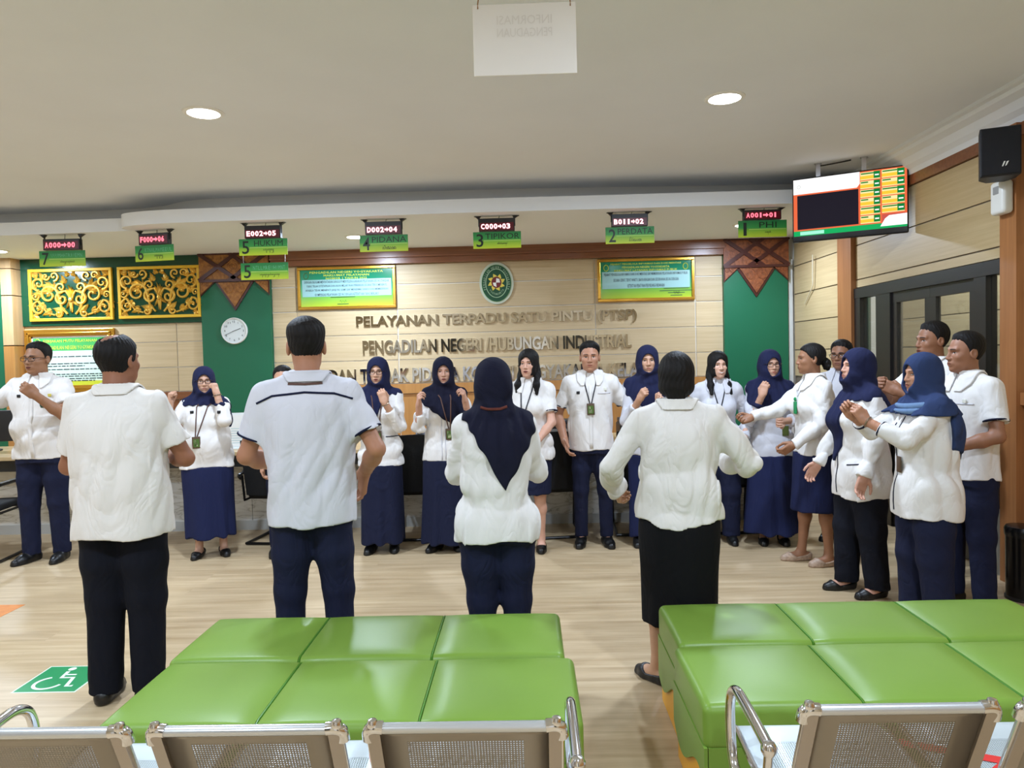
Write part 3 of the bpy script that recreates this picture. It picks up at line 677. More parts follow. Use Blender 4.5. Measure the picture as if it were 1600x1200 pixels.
def queue_display(num, word, jav, led, x0, x1, zt, zb, bw, y, label, rz=0.0, small=False, dim=False):
    cx = (x0 + x1) / 2; w = x1 - x0; h = zt - zb
    t = tag(empty('queue_display', (cx, y, zb), rz), label, 'queue display', 'queue displays under the bulkhead')
    b = MB(); b.box((-w / 2, -0.03, 0), (w / 2, 0.03, h), m_black); hs = b.build('housing', t, bevel=0.003)
    lz = h * (0.14 if small else 0.10); lh = h * (0.66 if small else 0.56)
    b = MB(); b.box((-w / 2 + 0.008, -0.0315, lz - 0.006), (w / 2 - 0.010, -0.03, lz + lh), m_led_bg); b.build('led_panel', t)
    a, c = led.split('>'); ml = m_led2 if dim else m_led; b = MB(); yy = -0.0335; th = lh * 0.74; z0 = lz + lh * 0.10; cw = (w - 0.05) / (len(a) + len(c) + (1.6 if small else 1.15)); x = -w / 2 + 0.02
    for ch in a: b.text(ch, x, z0, cw * 0.86, th, yy, ml, res=2, bold=0.035); x += cw
    aw = cw * (1.45 if small else 1.0); zc = z0 + th / 2
    b.prism([(x, zc - th * 0.16), (x + aw * 0.5, zc - th * 0.16), (x + aw * 0.5, zc - th * 0.42), (x + aw * 0.92, zc), (x + aw * 0.5, zc + th * 0.42), (x + aw * 0.5, zc + th * 0.16), (x, zc + th * 0.16)], yy - 0.001, yy, ml); x += aw
    for ch in c: b.text(ch, x, z0, cw * 0.86, th, yy, ml, res=2, bold=0.035); x += cw
    b.build('digits', t)
    for s in (-1, 1):
        b = MB(); top = ZS - zb - 0.001
        b.box((s * (w / 2) - 0.006, -0.006, h * 0.4), (s * (w / 2) + 0.006, 0.006, top), m_black)
        b.prism([(s * (w / 2) - 0.006, top - 0.03), (s * (w / 2 + 0.03), top - 0.006), (s * (w / 2 + 0.045), top), (s * (w / 2 - 0.02), top)], -0.02, 0.02, m_black)
        b.build('bracket', t)
    b = MB(); b.tube([(0.02, 0, h), (0.025, 0, ZS - zb)], 0.003, m_black, 6); b.build('cable', t)
    counter_board(t, 'counter_board', num, word, jav, bw, 0.155, -0.160, -0.015)
    return t
queue_display('7', '', 'ꦲꦶꦤ꧀ꦥ꦳ꦺꦴꦂꦩꦱꦶ', 'A000>00', -4.775, -4.416, 2.862, 2.752, 0.456, 7.28, 'red LED display over the green board of counter 7, nearest the wooden column', 0.03, True, True)
queue_display('6', '', 'ꦲꦸꦩꦸꦩ꧀', 'F000>06', -3.775, -3.455, 2.875, 2.765, 0.42, 7.18, 'red LED display over the green board of counter 6, turned towards the left', -0.16, True, True)
queue_display('5', 'HUKUM', 'ꦲꦸꦏꦸꦩ꧀', 'E002>05', -2.645, -2.303, 2.88, 2.762, 0.463, 6.98, 'red LED display over the green board reading 5 HUKUM')
queue_display('4', 'PIDANA', 'ꦥꦶꦢꦤ', 'D002>04', -1.499, -1.155, 2.885, 2.765, 0.457, 6.98, 'red LED display over the green board reading 4 PIDANA')
queue_display('3', 'TIPIKOR', 'ꦠꦶꦥꦶꦏꦺꦴꦂ', 'C000>03', -0.426, -0.09, 2.885, 2.765, 0.45, 6.98, 'red LED display over the green board reading 3 TIPIKOR')
queue_display('2', 'PERDATA', 'ꦥꦼꦂꦢꦠ', 'B011>02', 0.819, 1.155, 2.89, 2.775, 0.455, 6.98, 'red LED display over the green board reading 2 PERDATA')
queue_display('1', 'PHI', 'ꦥꦃꦲꦶ', 'A001>01', 2.048, 2.393, 2.892, 2.80, 0.45, 6.98, 'red LED display over the green board reading 1 PHI, nearest the television', 0.0, True, True)
t = tag(empty('hanging_board', (-2.47, 6.98, 2.373)), 'small green board with a 5 hanging on wires below the HUKUM board', 'sign')
counter_board(t, 'board', '5', '', 'ꦲꦸꦏꦸꦩ꧀ꦲꦶꦤ꧀ꦥ꦳ꦺꦴ', 0.453, 0.158, 0.0, -0.015)
b = MB()
for x in (-0.2, 0.2): b.tube([(x, -0.018, 0.155), (x, -0.018, 0.232)], 0.002, m_alu, 5)
b.build('wire', t)
t = tag(empty('dome_camera', (-0.33, 8.4, ZS)), 'small black dome camera peeking out below the TIPIKOR board', 'camera')
b = MB(); b.lathe([(0.05, 0.0), (0.05, -0.02), (0.045, -0.025)], m_black, 20); b.build('mount', t, True)
b = MB(); b.lathe([(0.042, -0.02), (0.04, -0.045), (0.028, -0.062), (0.001, -0.068)], M('dark_dome', (12, 12, 14), 0.1), 20); b.build('dome', t, True)

# plain white board hanging on strings from the ceiling
t = tag(empty('hanging_notice', (0.02, 3.0, 2.71), 0.0), 'plain white board hung on strings from the ceiling at the top of the picture', 'hanging board')
b = MB(); b.rbox((-0.207, -0.003, 0), (0.207, 0.003, 0.282), 0.0029, M('frosted_acrylic', (236, 232, 226), 0.35)); b.build('board', t, True)
b = MB()
for x, dx in ((-0.185, 0.03), (0.185, -0.02)): b.tube([(x, -0.004, 0.265), (x, 0.0, 0.285), (x + dx, 0.0, ZC - 2.71)], 0.0025, M('brown_string', (150, 110, 70), 0.8), 6)
b.build('string', t)
b = MB(); b.text('INFORMASI', 0.11, 0.20, -0.22, 0.035, -0.0042, M('ghost_print', (226, 221, 214), 0.35)); b.text('PENGADUAN', 0.11, 0.15, -0.22, 0.035, -0.0042, M('ghost_print', (226, 221, 214), 0.35)); b.build('show_through_print', t)

# television on ceiling brackets, turned into the room
tl, tr = np.array([2.372, 6.6]), np.array([3.165, 6.17]); dv = tr - tl; W = float(np.linalg.norm(dv)); H = 0.555
t = tag(empty('television', ((tl[0] + tr[0]) / 2, (tl[1] + tr[1]) / 2, 2.522), math.atan2(dv[1], dv[0])), 'wall television with queue table on its lit screen, hung from the ceiling corner', 'television')
b = MB(); b.rbox((-W / 2, -0.02, 0), (W / 2, 0.02, H), 0.012, M('tv_black', (14, 15, 22), 0.2)); b.box((-W * 0.3, 0.0, 0.08), (W * 0.3, 0.05, H - 0.1), M('tv_black', (14, 15, 22), 0.2)); b.build('casing', t, True)
def scr(name, rgb, es=1.0): return M('screen_' + name, (10, 10, 10), 0.7, emit=rgb, es=es, spec=0.1)
sW, s0, sH = W - 0.022, 0.052, H - 0.064
b = MB(); yy = [-0.0205]
def R(u0, v0, u1, v1, m, poly=None):
    yy[0] -= 0.00012
    X = lambda u: -sW / 2 + u * sW; Z = lambda v: s0 + (1 - v) * sH
    P = poly or [(u0, v1), (u1, v1), (u1, v0), (u0, v0)]
    b.add([(X(p[0]), yy[0], Z(p[1])) for p in P], [tuple(range(len(P)))], m)
mw, mo, mg1, mg2, myl, mcr, mdk, mrd2 = scr('white', (255, 255, 255), 1.15), scr('orange', (240, 108, 66)), scr('green', (10, 130, 58)), scr('teal', (20, 176, 96)), scr('yellow', (250, 206, 60)), scr('cream', (255, 238, 170)), scr('dark', (32, 28, 40), 0.9), scr('red', (206, 88, 76))
R(0, 0, 1, 1, mo); R(0, 0, 0, 0, mw, [(0, 0.0), (0.60, 0.0), (0.60, 0.20), (0.575, 0.26), (0, 0.26)][::-1]); R(0.035, 0.285, 0.588, 0.885, mdk); R(0, 0.91, 1, 1, mg2); R(0.06, 0.925, 0.28, 0.985, scr('aqua', (170, 250, 220)))
for c, (u0, u1, n) in enumerate(((0.605, 0.775, 6), (0.79, 0.98, 5))):
    for i in range(n):
        v0 = 0.02 + i * 0.148; R(u0, v0, u1, v0 + 0.13, mcr); R(u0, v0 + 0.06, u0 + (u1 - u0) * 0.68, v0 + 0.115, myl); R(u0 + 0.005, v0 + 0.012, u0 + (u1 - u0) * (0.4 if i % 2 else 0.7), v0 + 0.034, mg1)
        R(u0 + (u1 - u0) * 0.68, v0, u1, v0 + 0.115, mg1); R(u0 + (u1 - u0) * 0.74, v0 + 0.05, u1 - 0.01, v0 + 0.072, mw)
R(0.79, 0.765, 0.985, 0.90, mrd2); R(0, 0, 0, 0, mw, [(0.775, 0.965), (0.815, 0.84), (0.85, 0.79), (1.0, 0.78), (1.0, 0.965)])
b.build('screen', t)
b = MB(); b.tube([(-sW / 2 + 0.045 + 0.012 * math.cos(a), -0.0235, s0 + sH * 0.87 + 0.014 * math.sin(a)) for a in np.linspace(0, 2 * PI, 13)[:-1]], 0.0022, scr('grey', (190, 196, 190)), 5, closed=True); b.build('screen_emblem', t)
for x in (-0.24, 0.12):
    b = MB(); b.box((x - 0.02, 0.0, H * 0.5), (x + 0.02, 0.05, H), m_alu); b.box((x - 0.018, 0.004, H - 0.02), (x + 0.018, 0.012, ZC - 2.522), m_alu); b.box((x - 0.03, -0.01, ZC - 2.522 - 0.006), (x + 0.03, 0.04, ZC - 2.522), m_alu); b.build('ceiling_bracket', t)
b = MB(); b.tube([(x, 0.02, 0.66 + 0.012 * math.sin(6 * x)) for x in np.linspace(-0.23, 0.02, 8)], 0.006, m_black, 6); b.build('cable', t, True)

# loudspeaker, air freshener, cable trunking, loose cable
t = tag(empty('loudspeaker', (2.985, 4.74, 2.62), -0.42), 'black loudspeaker box on a wall bracket beside the cornice', 'loudspeaker')
b = MB(); b.prism([(-0.110, -0.11), (0.110, -0.11), (0.100, 0.02), (0.055, 0.10), (-0.055, 0.10), (-0.100, 0.02)], 0, 0.30, M('speaker_black', (18, 20, 28), 0.5), 'xy'); b.build('cabinet', t, bevel=0.008)
b = MB(); b.box((-0.103, -0.118, 0.008), (0.103, -0.109, 0.292), M('speaker_grille', (14, 16, 24), 0.8, bump=((300, 300, 300), 0.5))); b.build('grille', t, bevel=0.006)
b = MB(); b.prism([(0.005, 0.055), (0.012, 0.055), (0.024, 0.085), (0.016, 0.085)], -0.121, -0.118, m_paper); b.prism([(0.022, 0.055), (0.03, 0.06), (0.042, 0.085), (0.030, 0.082)], -0.121, -0.118, m_paper); b.build('logo', t)
b = MB(); b.tube([(0.0, 0.08, 0.18), (0.05, 0.16, 0.18), (0.10, 0.20, 0.18)], 0.016, m_black, 8); b.build('bracket', t, True)
t = tag(empty('air_freshener', (WX - 0.06, 4.885, 2.425)), 'white plastic air freshener on the wooden post under the loudspeaker', 'air freshener')
b = MB(); b.rbox((-0.075, -0.07, 0), (0.0, 0.07, 0.215), 0.025, M('white_plastic', (226, 226, 220), 0.3)); b.build('case', t, True)
b = MB(); b.rbox((-0.079, -0.028, 0.13), (-0.070, 0.028, 0.18), 0.004, M('grey_plastic', (150, 150, 148), 0.4)); b.build('vent', t, True)
b = MB(); b.box((3.125, WY - 0.03, 0.0), (3.18, WY, 2.66), M('white_trunking', (208, 210, 208), 0.5)); tag(b.build('cable_trunking', bevel=0.004), 'white vertical cable trunking in the corner beside the green pillar', 'cable trunking')
b = MB(); b.tube(spline([(3.16, 8.2, 2.62), (3.165, 8.22, 2.40), (3.17, 8.24, 2.28), (3.175, 8.36, 2.20), (3.18, 8.5, 2.10)]), 0.007, M('cream_cable', (206, 196, 170), 0.5), 6); tag(b.build('loose_cable', smooth=True), 'thin cream cable dangling below the television', 'cable')

# ================================================================ counter
m_top = plank_mat('worktop_wood', (214, 186, 140), (196, 166, 120), grain=(1.5, 20, 20), rough=0.3)
m_marble = marble_mat()
t = tag(empty('service_counter', (-1.4, 6.9, 0)), 'long service counter with pale wood top and white marble front', 'counter')
X0, X1 = -5.0, 3.75
b = MB(); b.box((X0, -0.46, 0.765), (X1, 0.45, 0.80), m_top); b.build('worktop', t, bevel=0.004)
b = MB(); b.box((X0, -0.40, 0.66), (X1, -0.36, 0.765), M('black_laminate', (26, 27, 30), 0.35)); b.build('apron', t)
b = MB()
xs = list(np.arange(X0, X1 + 0.01, 1.25))
for a, c in zip(xs[:-1], xs[1:]): b.box((a + 0.002, 0.0, 0.09), (c - 0.002, 0.03, 0.765), m_marble)
b.build('marble_front', t)
b = MB(); b.box((X0, -0.012, 0.0), (X1, 0.03, 0.09), M('grey_plinth', (176, 176, 172), 0.3)); b.build('plinth', t)
b = MB(); b.box((X0, 0.42, 0.0), (X1, 0.45, 0.765), m_top); b.build('back_panel', t)

def printer(x, y, label):
    t = tag(empty('printer', (x, y, 0.80)), label, 'printer')
    b = MB(); b.rbox((-0.20, -0.17, 0), (0.20, 0.17, 0.15), 0.02, m_black); b.build('body', t, True)
    b = MB(); b.rbox((-0.19, -0.02, 0.15), (0.19, 0.16, 0.19), 0.012, M('charcoal_plastic', (44, 45, 50), 0.4)); b.build('lid', t, True)
    b = MB(); b.box((-0.14, -0.24, 0.03), (0.14, -0.16, 0.04), M('grey_plastic', (150, 150, 148), 0.4)); b.build('paper_tray', t)
    b = MB(); b.box((-0.16, -0.172, 0.10), (0.16, -0.169, 0.125), M('grey_plastic', (150, 150, 148), 0.4)); b.build('control_panel', t)
printer(0.26, 6.78, 'black printer on the counter behind the long haired woman')
printer(1.02, 6.80, 'black printer on the counter between the standing man and the short haired woman')
def monitor(x, y, rz, label):
    t = tag(empty('monitor', (x, y, 0.80), rz), label, 'monitor')
    b = MB(); b.rbox((-0.25, -0.015, 0.09), (0.25, 0.015, 0.39), 0.008, m_black); b.build('screen', t, True)
    b = MB(); b.lathe([(0.11, 0), (0.11, 0.012), (0.02, 0.02)], m_black, 20); b.tube([(0, 0.03, 0.015), (0, 0.03, 0.2)], 0.018, m_black); b.build('stand', t, True)
monitor(-5.20, 6.95, 0.15, 'black computer monitor on the counter at the left edge')
t = tag(empty('desk_telephone', (-0.95, 6.72, 0.80), 0.2), 'dark blue desk telephone on the counter beside the woman with long dark hijab', 'telephone')
b = MB(); b.prism([(-0.09, 0), (0.09, 0), (0.09, 0.10), (0.03, 0.11), (-0.09, 0.03)], -0.09, 0.09, M('slate_plastic', (58, 66, 86), 0.4), 'yz'); b.build('body', t, bevel=0.01)
b = MB(); b.rbox((-0.085, -0.03, 0.10), (-0.035, 0.11, 0.14), 0.015, M('slate_plastic', (58, 66, 86), 0.4)); b.build('handset', t, True)
def doc_stand(x, y, rz, w, label):
    t = tag(empty('document_stand', (x, y, 0.80), rz), label, 'document stand', 'clear stands with papers on the counter')
    ma = M('clear_stand', (232, 238, 238), 0.12)
    b = MB(); b.box((-w / 2, -0.008, 0), (w / 2, 0.0, 0.33), ma); b.box((-w / 2, -0.06, 0), (w / 2, 0.05, 0.008), ma); b.build('holder', t)
    b = MB(); b.box((-w / 2 + 0.015, -0.0105, 0.02), (w / 2 - 0.015, -0.0085, 0.31), m_paper)
    for i in range(7): b.box((-w / 2 + 0.03, -0.0115, 0.05 + i * 0.022), (w / 2 - 0.03 - 0.02 * (i % 3), -0.0106, 0.056 + i * 0.022), M('faint_blue_print', (182, 206, 208), 0.5))
    b.build('paper', t)
doc_stand(-2.66, 6.72, 0.1, 0.23, 'clear stand with white paper beside the woman with raised fists')
doc_stand(-2.40, 6.74, -0.05, 0.23, 'clear stand with white paper behind the tall man seen from the back')

# black visitor chairs along the counter
m_mesh = M('black_mesh_fabric', (16, 16, 18), 0.85, bump=((200, 200, 200), 0.4))
def visitor_chair():
    t = empty('visitor_chair')
    b = MB(); b.rbox((-0.225, -0.22, 0.41), (0.225, 0.22, 0.47), 0.025, m_mesh); b.build('seat', t, True)
    b = MB()
    V = []; F = []; nx, nz = 9, 9
    for side in (0, 1):
        for i in range(nx):
            for j in range(nz):
                u = -1 + 2 * i / (nx - 1); v = j / (nz - 1); wd = 0.215 + 0.02 * v - 0.03 * max(0, v - 0.8) * 5 * 0.3
                V.append((u * wd, -0.225 - 0.06 * v - 0.03 * (1 - u * u) - side * 0.025, 0.44 + 0.50 * v - 0.02 * u * u * (v > 0.95)))
    g = lambda s_, i, j: s_ * nx * nz + i * nz + j
    for i in range(nx - 1):
        for j in range(nz - 1): F.append((g(0, i, j), g(0, i + 1, j), g(0, i + 1, j + 1), g(0, i, j + 1))); F.append((g(1, i, j), g(1, i, j + 1), g(1, i + 1, j + 1), g(1, i + 1, j)))
    for i in range(nx - 1): F.append((g(0, i, 0), g(1, i, 0), g(1, i + 1, 0), g(0, i + 1, 0))); F.append((g(0, i, nz - 1), g(0, i + 1, nz - 1), g(1, i + 1, nz - 1), g(1, i, nz - 1)))
    for j in range(nz - 1): F.append((g(0, 0, j), g(0, 0, j + 1), g(1, 0, j + 1), g(1, 0, j))); F.append((g(0, nx - 1, j), g(1, nx - 1, j), g(1, nx - 1, j + 1), g(0, nx - 1, j + 1)))
    b.add(V, F, m_mesh); b.build('backrest', t, True)
    mf = M('black_tube_steel', (24, 24, 26), 0.3, 0.4)
    b = MB()
    for s in (-1, 1):
        b.tube(spline([(s * 0.235, -0.30, 0.59), (s * 0.25, -0.28, 0.63), (s * 0.25, 0.16, 0.63), (s * 0.25, 0.22, 0.59), (s * 0.245, 0.24, 0.30), (s * 0.24, 0.25, 0.05), (s * 0.24, 0.20, 0.014), (s * 0.24, -0.24, 0.014)], 5), 0.013, mf, 8)
    b.tube([(-0.24, -0.24, 0.014), (0.24, -0.24, 0.014)], 0.013, mf, 8); b.tube([(-0.24, 0.20, 0.40), (0.24, 0.20, 0.40)], 0.011, mf, 8); b.tube([(-0.24, -0.15, 0.40), (0.24, -0.15, 0.40)], 0.011, mf, 8)
    for s in (-1, 1): b.tube([(s * 0.24, 0.24, 0.40), (s * 0.23, -0.26, 0.40), (s * 0.23, -0.29, 0.62)], 0.011, mf, 8)
    b.build('frame', t, True)
    b = MB()
    for s in (-1, 1): b.rbox((s * 0.25 - 0.022, -0.22, 0.628), (s * 0.25 + 0.022, 0.16, 0.653), 0.01, m_black)
    b.build('armrest', t, True)
    return t
vc = visitor_chair()
spots = [(-4.62, 6.05, 0.15, 'black visitor chair at the left edge behind the man with the raised fist'), (-2.22, 6.52, -0.12, 'black visitor chair behind the tall man seen from the back'), (-0.98, 6.56, 0.02, 'black visitor chair between the two women in dark hijabs at the counter'),
         (0.19, 6.54, 0.12, 'black visitor chair behind the woman with long black hair'), (0.99, 6.58, -0.05, 'black visitor chair behind the short haired woman in the black skirt'), (1.76, 6.585, 0.05, 'black visitor chair between the smiling woman and the woman in the long skirt')]
for i, (x, y, r, lb) in enumerate(spots):
    o = vc if i == 0 else copy_tree(vc); o.location = (x, y, 0); o.rotation_euler.z = r; tag(o, lb, 'chair', 'black chairs along the counter')

# ================================================================ green benches
m_leather = M('green_leatherette', (120, 152, 62), 0.36, noise=((2.5, 2.5, 2.5), (113, 145, 56), 0.3), bump=((160, 160, 160), 0.05), spec=0.30)
m_yellow = M('yellow_leatherette', (240, 172, 24), 0.4)
m_seam = M('dark_green_piping', (62, 120, 14), 0.4)
def bench(x0, x1, y0, y1, label, h=0.45):
    t = tag(empty('waiting_bench', ((x0 + x1) / 2, (y0 + y1) / 2, 0)), label, 'bench', 'green upholstered benches')
    hx, hy = (x1 - x0) / 2, (y1 - y0) / 2; n = 3; w = 2 * hx / n
    b = MB(); b.box((-hx + 0.012, -hy + 0.012, 0.0), (hx - 0.012, hy - 0.012, 0.30), m_yellow); b.build('base', t, bevel=0.006)
    def wave(u): return 0.145 + 0.055 * math.sin(u * 2 * PI * 1.0 + 0.5)
    for nm, pl, c0, c1, lo, hi in (('side_panel', 'yz', -hx, -hx + 0.0115, -hy, hy), ('side_panel', 'yz', hx - 0.0115, hx, -hy, hy), ('front_panel', 'xz', -hy, -hy + 0.0115, -hx + 0.0145, hx - 0.0145), ('back_panel', 'xz', hy - 0.0115, hy, -hx + 0.0145, hx - 0.0145)):
        b = MB(); K = 36; top = [(hi - (hi - lo) * i / K, 0.30) for i in range(K + 1)]; bot = [(lo + (hi - lo) * i / K, wave(i / K * (hi - lo) / 0.55)) for i in range(K + 1)]
        b.prism(bot + top, c0, c1, m_leather, pl); b.build(nm, t)
    for i in range(n):
        cx = -hx + (i + 0.5) * w; a0, a1 = -w / 2 + 0.0015, w / 2 - 0.0015
        b = MB(); b.rbox((a0, -hy, 0.285), (a1, hy, h - 0.012), 0.028, m_leather, 4)
        o = b.build('seat_cushion', t, True); o.location = (cx, 0, 0)
        me = o.data; bm = bmesh.new(); bm.from_mesh(me); bmesh.ops.subdivide_edges(bm, edges=[e for e in bm.edges if e.calc_length() > 0.1], cuts=7, use_grid_fill=True)
        for v in bm.verts:
            for sd, nb_ in ((-1, i > 0), (1, i < n - 1)):
                e_ = w / 2 - 0.0015 - sd * v.co.x
                if nb_ and e_ < 0.0281: v.co.x = sd * (w / 2 - 0.0015 - e_ * 0.18)
            if v.co.z > 0.36:
                q = max(0, 1 - (v.co.x / (w / 2)) ** 4) * max(0, 1 - (v.co.y / hy) ** 4); v.co.z += 0.012 * q * min(1, (v.co.z - 0.36) / 0.05)
        bm.to_mesh(me); bm.free()
        if i:
            b = MB(); xx = -w / 2; b.tube([(xx, -hy + 0.003, 0.30), (xx, -hy + 0.003, h - 0.040), (xx, -hy + 0.012, h - 0.018), (xx, -hy + 0.04, h - 0.0125), (xx, hy - 0.04, h - 0.0125), (xx, hy - 0.012, h - 0.018), (xx, hy - 0.003, h - 0.04)], 0.0036, m_seam, 6); b.build('piping', o, True)
    return t
bench(-1.425, 0.118, 2.775, 3.25, 'green padded bench in the left pair, the one farther from the steel chairs')
bench(-1.41, 0.15, 2.26, 2.765, 'green padded bench in the left pair, directly behind the steel chairs')
bench(0.565, 2.15, 2.86, 3.33, 'green padded bench in the right pair, the one farther from the steel chairs')
bench(0.54, 2.10, 2.345, 2.85, 'green padded bench in the right pair, directly behind the steel chairs')

# ================================================================ steel beam chairs in the foreground
m_perf_b = perforated_mat('perforated_back_steel', (150, 142, 130), 0.0066, 0.0022, (0.132, 0.03, 0.36), 0.75, 0.35)
m_perf_s = perforated_mat('perforated_seat_steel', (196, 206, 208), 0.0066, 0.0022, (0.165, 0.04, 0.36), 0.2, 0.35)
m_bar = M('bronzed_side_bar', (172, 162, 152), 0.25, 0.85)
m_silver = M('silver_tube', (206, 210, 212), 0.25, 0.7)
m_dark = M('dark_edge', (58, 48, 40), 0.4)
def plate(name, path, hw, mat, parent, th=0.002):
    L = [0]; 
    for p, q in zip(path[:-1], path[1:]): L.append(L[-1] + math.hypot(q[0] - p[0], q[1] - p[1]))
    xs = np.linspace(-hw, hw, 5); V = []; UV = []; F = []
    for (y, z), l in zip(path, L):
        for x in xs: V.append((x, y, z)); UV.append((x, l))
    n = len(xs)
    for i in range(len(path) - 1):
        for j in range(n - 1): F.append((i * n + j, i * n + j + 1, (i + 1) * n + j + 1, (i + 1) * n + j))
    o = mesh_obj(name, V, F, [mat], None, parent, True)
    uv = o.data.uv_layers.new(name='UVMap')
    for lp in o.data.loops: uv.data[lp.index].uv = UV[lp.vertex_index]
    md = o.modifiers.new('solidify', 'SOLIDIFY'); md.thickness = th
    return o
def beam_chair(x, y, n, arms, label, tape):
    """x: centre of the first seat, seats follow at 0.49 m; sitters face +y"""
    t = tag(empty('beam_chair', (x, y, 0)), label, 'waiting chairs', 'perforated steel waiting chairs'); P = 0.49
    bp = spline([(0.0, 0.753), (0.035, 0.672), (0.075, 0.58), (0.10, 0.50), (0.125, 0.445)], 4)
    sp = spline([(0.125, 0.44), (0.16, 0.418), (0.25, 0.412), (0.42, 0.425), (0.54, 0.438), (0.575, 0.430), (0.585, 0.41)], 4)
    for i in range(n):
        cx = i * P
        bk = plate('backrest', bp, 0.190, m_perf_b, t); bk.location.x = cx
        for s in (-1, 1):
            b = MB(); V = []; F = []
            for (yy, zz) in bp:
                for dx in (0.187, 0.216): V.append((s * dx, yy - 0.012, zz)); V.append((s * dx, yy + 0.010, zz))
            for k in range(len(bp) - 1):
                a = k * 4; F += [(a, a + 2, a + 6, a + 4), (a + 1, a + 5, a + 7, a + 3), (a, a + 4, a + 5, a + 1), (a + 2, a + 3, a + 7, a + 6)]
            F += [(0, 1, 3, 2), tuple(len(V) - 4 + q for q in (0, 2, 3, 1))]
            b.add(V, F, m_bar); b.tube([(s * 0.217, yy - 0.004, zz) for yy, zz in bp], 0.004, m_chrome, 6); b.build('side_bar', bk, True)
        b = MB(); b.tube([(-0.19, 0.0, 0.760), (0.19, 0.0, 0.760)], 0.0125, m_silver, 12); b.build('top_tube', bk, True)
        for s in (-1, 1):
            b = MB(); b.tube(spline([(s * 0.182, 0.0, 0.761), (s * 0.202, 0.0, 0.762), (s * 0.214, 0.004, 0.753), (s * 0.216, 0.012, 0.732)], 4), 0.0155, m_chrome, 10); b.lathe([(0.001, -0.014), (0.012, -0.008), (0.014, 0), (0.010, 0.010), (0.001, 0.013)], m_chrome, 10, (s * 0.205, -0.002, 0.771)); b.build('corner_cap', bk, True)
        st = plate('seat', sp, 0.212, m_perf_s, t); st.location.x = cx
        b = MB()
        for s in (-1, 1): b.tube([(s * 0.222, yy, zz) for yy, zz in sp], 0.009, m_chrome, 8)
        b.build('seat_rail', st, True)
        for (dx, dy, w2, h2, ro) in tape.get(i, ()):
            b = MB(); c, s_ = math.cos(ro), math.sin(ro); q = [(dx + a * c - bb * s_, dy + a * s_ + bb * c) for a, bb in ((-w2, -h2), (w2, -h2), (w2, h2), (-w2, h2))]
            zz = lambda yv: float(np.interp(yv, [p[0] for p in sp[:-6]], [p[1] for p in sp[:-6]])) + 0.002
            K = 6; V = []; F = []
            for k in range(K + 1):
                for e in (0, 1):
                    a = np.array(q[0 if e == 0 else 3]); bb = np.array(q[1 if e == 0 else 2]); pp = a + (bb - a) * k / K; V.append((pp[0], pp[1], zz(pp[1])))
            for k in range(K): F.append((2 * k, 2 * k + 2, 2 * k + 3, 2 * k + 1))
            b.add(V, F, M('red_tape', (206, 44, 40), 0.5)); b.build('red_tape', st)
    b = MB(); b.rbox((-0.24, 0.28, 0.33), ((n - 1) * P + 0.24, 0.34, 0.385), 0.008, m_black); b.build('beam', t, True)
    for lx in (0.0, (n - 1) * P):
        b = MB(); b.tube([(lx, 0.30, 0.34), (lx, 0.30, 0.06)], 0.024, m_chrome, 12); b.tube(spline([(lx, 0.02, 0.02), (lx, 0.16, 0.05), (lx, 0.30, 0.07), (lx, 0.44, 0.05), (lx, 0.58, 0.02)], 5), 0.02, m_chrome, 10); b.build('leg', t, True)
    for ax in arms:
        s = ax
        b = MB(); b.tube(spline([(s, 0.30, 0.36), (s, 0.42, 0.40), (s, 0.455, 0.50), (s, 0.44, 0.59), (s, 0.385, 0.628), (s, 0.30, 0.63), (s, 0.18, 0.622), (s, 0.115, 0.616)], 6), 0.0145, m_chrome, 12)
        b.lathe([(0.001, -0.021), (0.014, -0.016), (0.02, -0.004), (0.02, 0.006), (0.013, 0.017), (0.001, 0.021)], m_chrome, 14, (s, 0.108, 0.612))
        b.tube(spline([(s, 0.11, 0.605), (s, 0.125, 0.54), (s, 0.17, 0.45), (s, 0.29, 0.37)], 5), 0.012, m_chrome, 10)
        b.build('armrest', t, True)
    return t
beam_chair(-1.14, 1.605, 3, (-0.31, 1.235), 'row of three perforated steel chairs in front of the left benches', {0: ((0.06, 0.40, 0.07, 0.014, 0.7),), 1: ((0.02, 0.36, 0.10, 0.016, 0.5), (0.20, 0.45, 0.02, 0.012, 0.8))})
beam_chair(0.826, 1.66, 3, (-0.262, 1.25), 'row of perforated steel chairs in front of the right benches, one seat taped red', {1: ((-0.08, 0.40, 0.20, 0.017, -0.35), (-0.02, 0.36, 0.16, 0.017, 0.6))})

# ================================================================ floor stickers, bin
t = tag(empty('floor_sticker', (-2.405, 3.64, 0)), 'green floor sticker with a white wheelchair symbol', 'floor sticker')
b = MB(); b.box((-0.16, -0.155, 0), (0.16, 0.155, 0.0012), M('sticker_white', (226, 238, 222), 0.5)); b.box((-0.152, -0.147, 0.0012), (0.152, 0.147, 0.0018), M('sticker_green', (22, 142, 84), 0.45)); b.build('sheet', t)
b = MB(); mw_ = M('sticker_white', (226, 238, 222), 0.5)
def fl(pts, wd): b.add(*ribbon(pts, wd, 0.0026), mw_)
def ribbon(pts, wd, z):
    V = []; F = []; k = len(pts)
    for i, p in enumerate(pts):
        a = np.array(pts[max(i - 1, 0)]); c = np.array(pts[min(i + 1, k - 1)]); d = c - a; d = d / np.linalg.norm(d); n = np.array([-d[1], d[0]]) * wd / 2
        V += [(p[0] - n[0], p[1] - n[1], z), (p[0] + n[0], p[1] + n[1], z)]
    for i in range(k - 1): F.append((2 * i, 2 * i + 2, 2 * i + 3, 2 * i + 1))
    return V, F
fl([(-0.035 + 0.068 * math.cos(a), -0.052 + 0.068 * math.sin(a)) for a in np.linspace(PI * 0.62, PI * 1.92, 26)], 0.017)
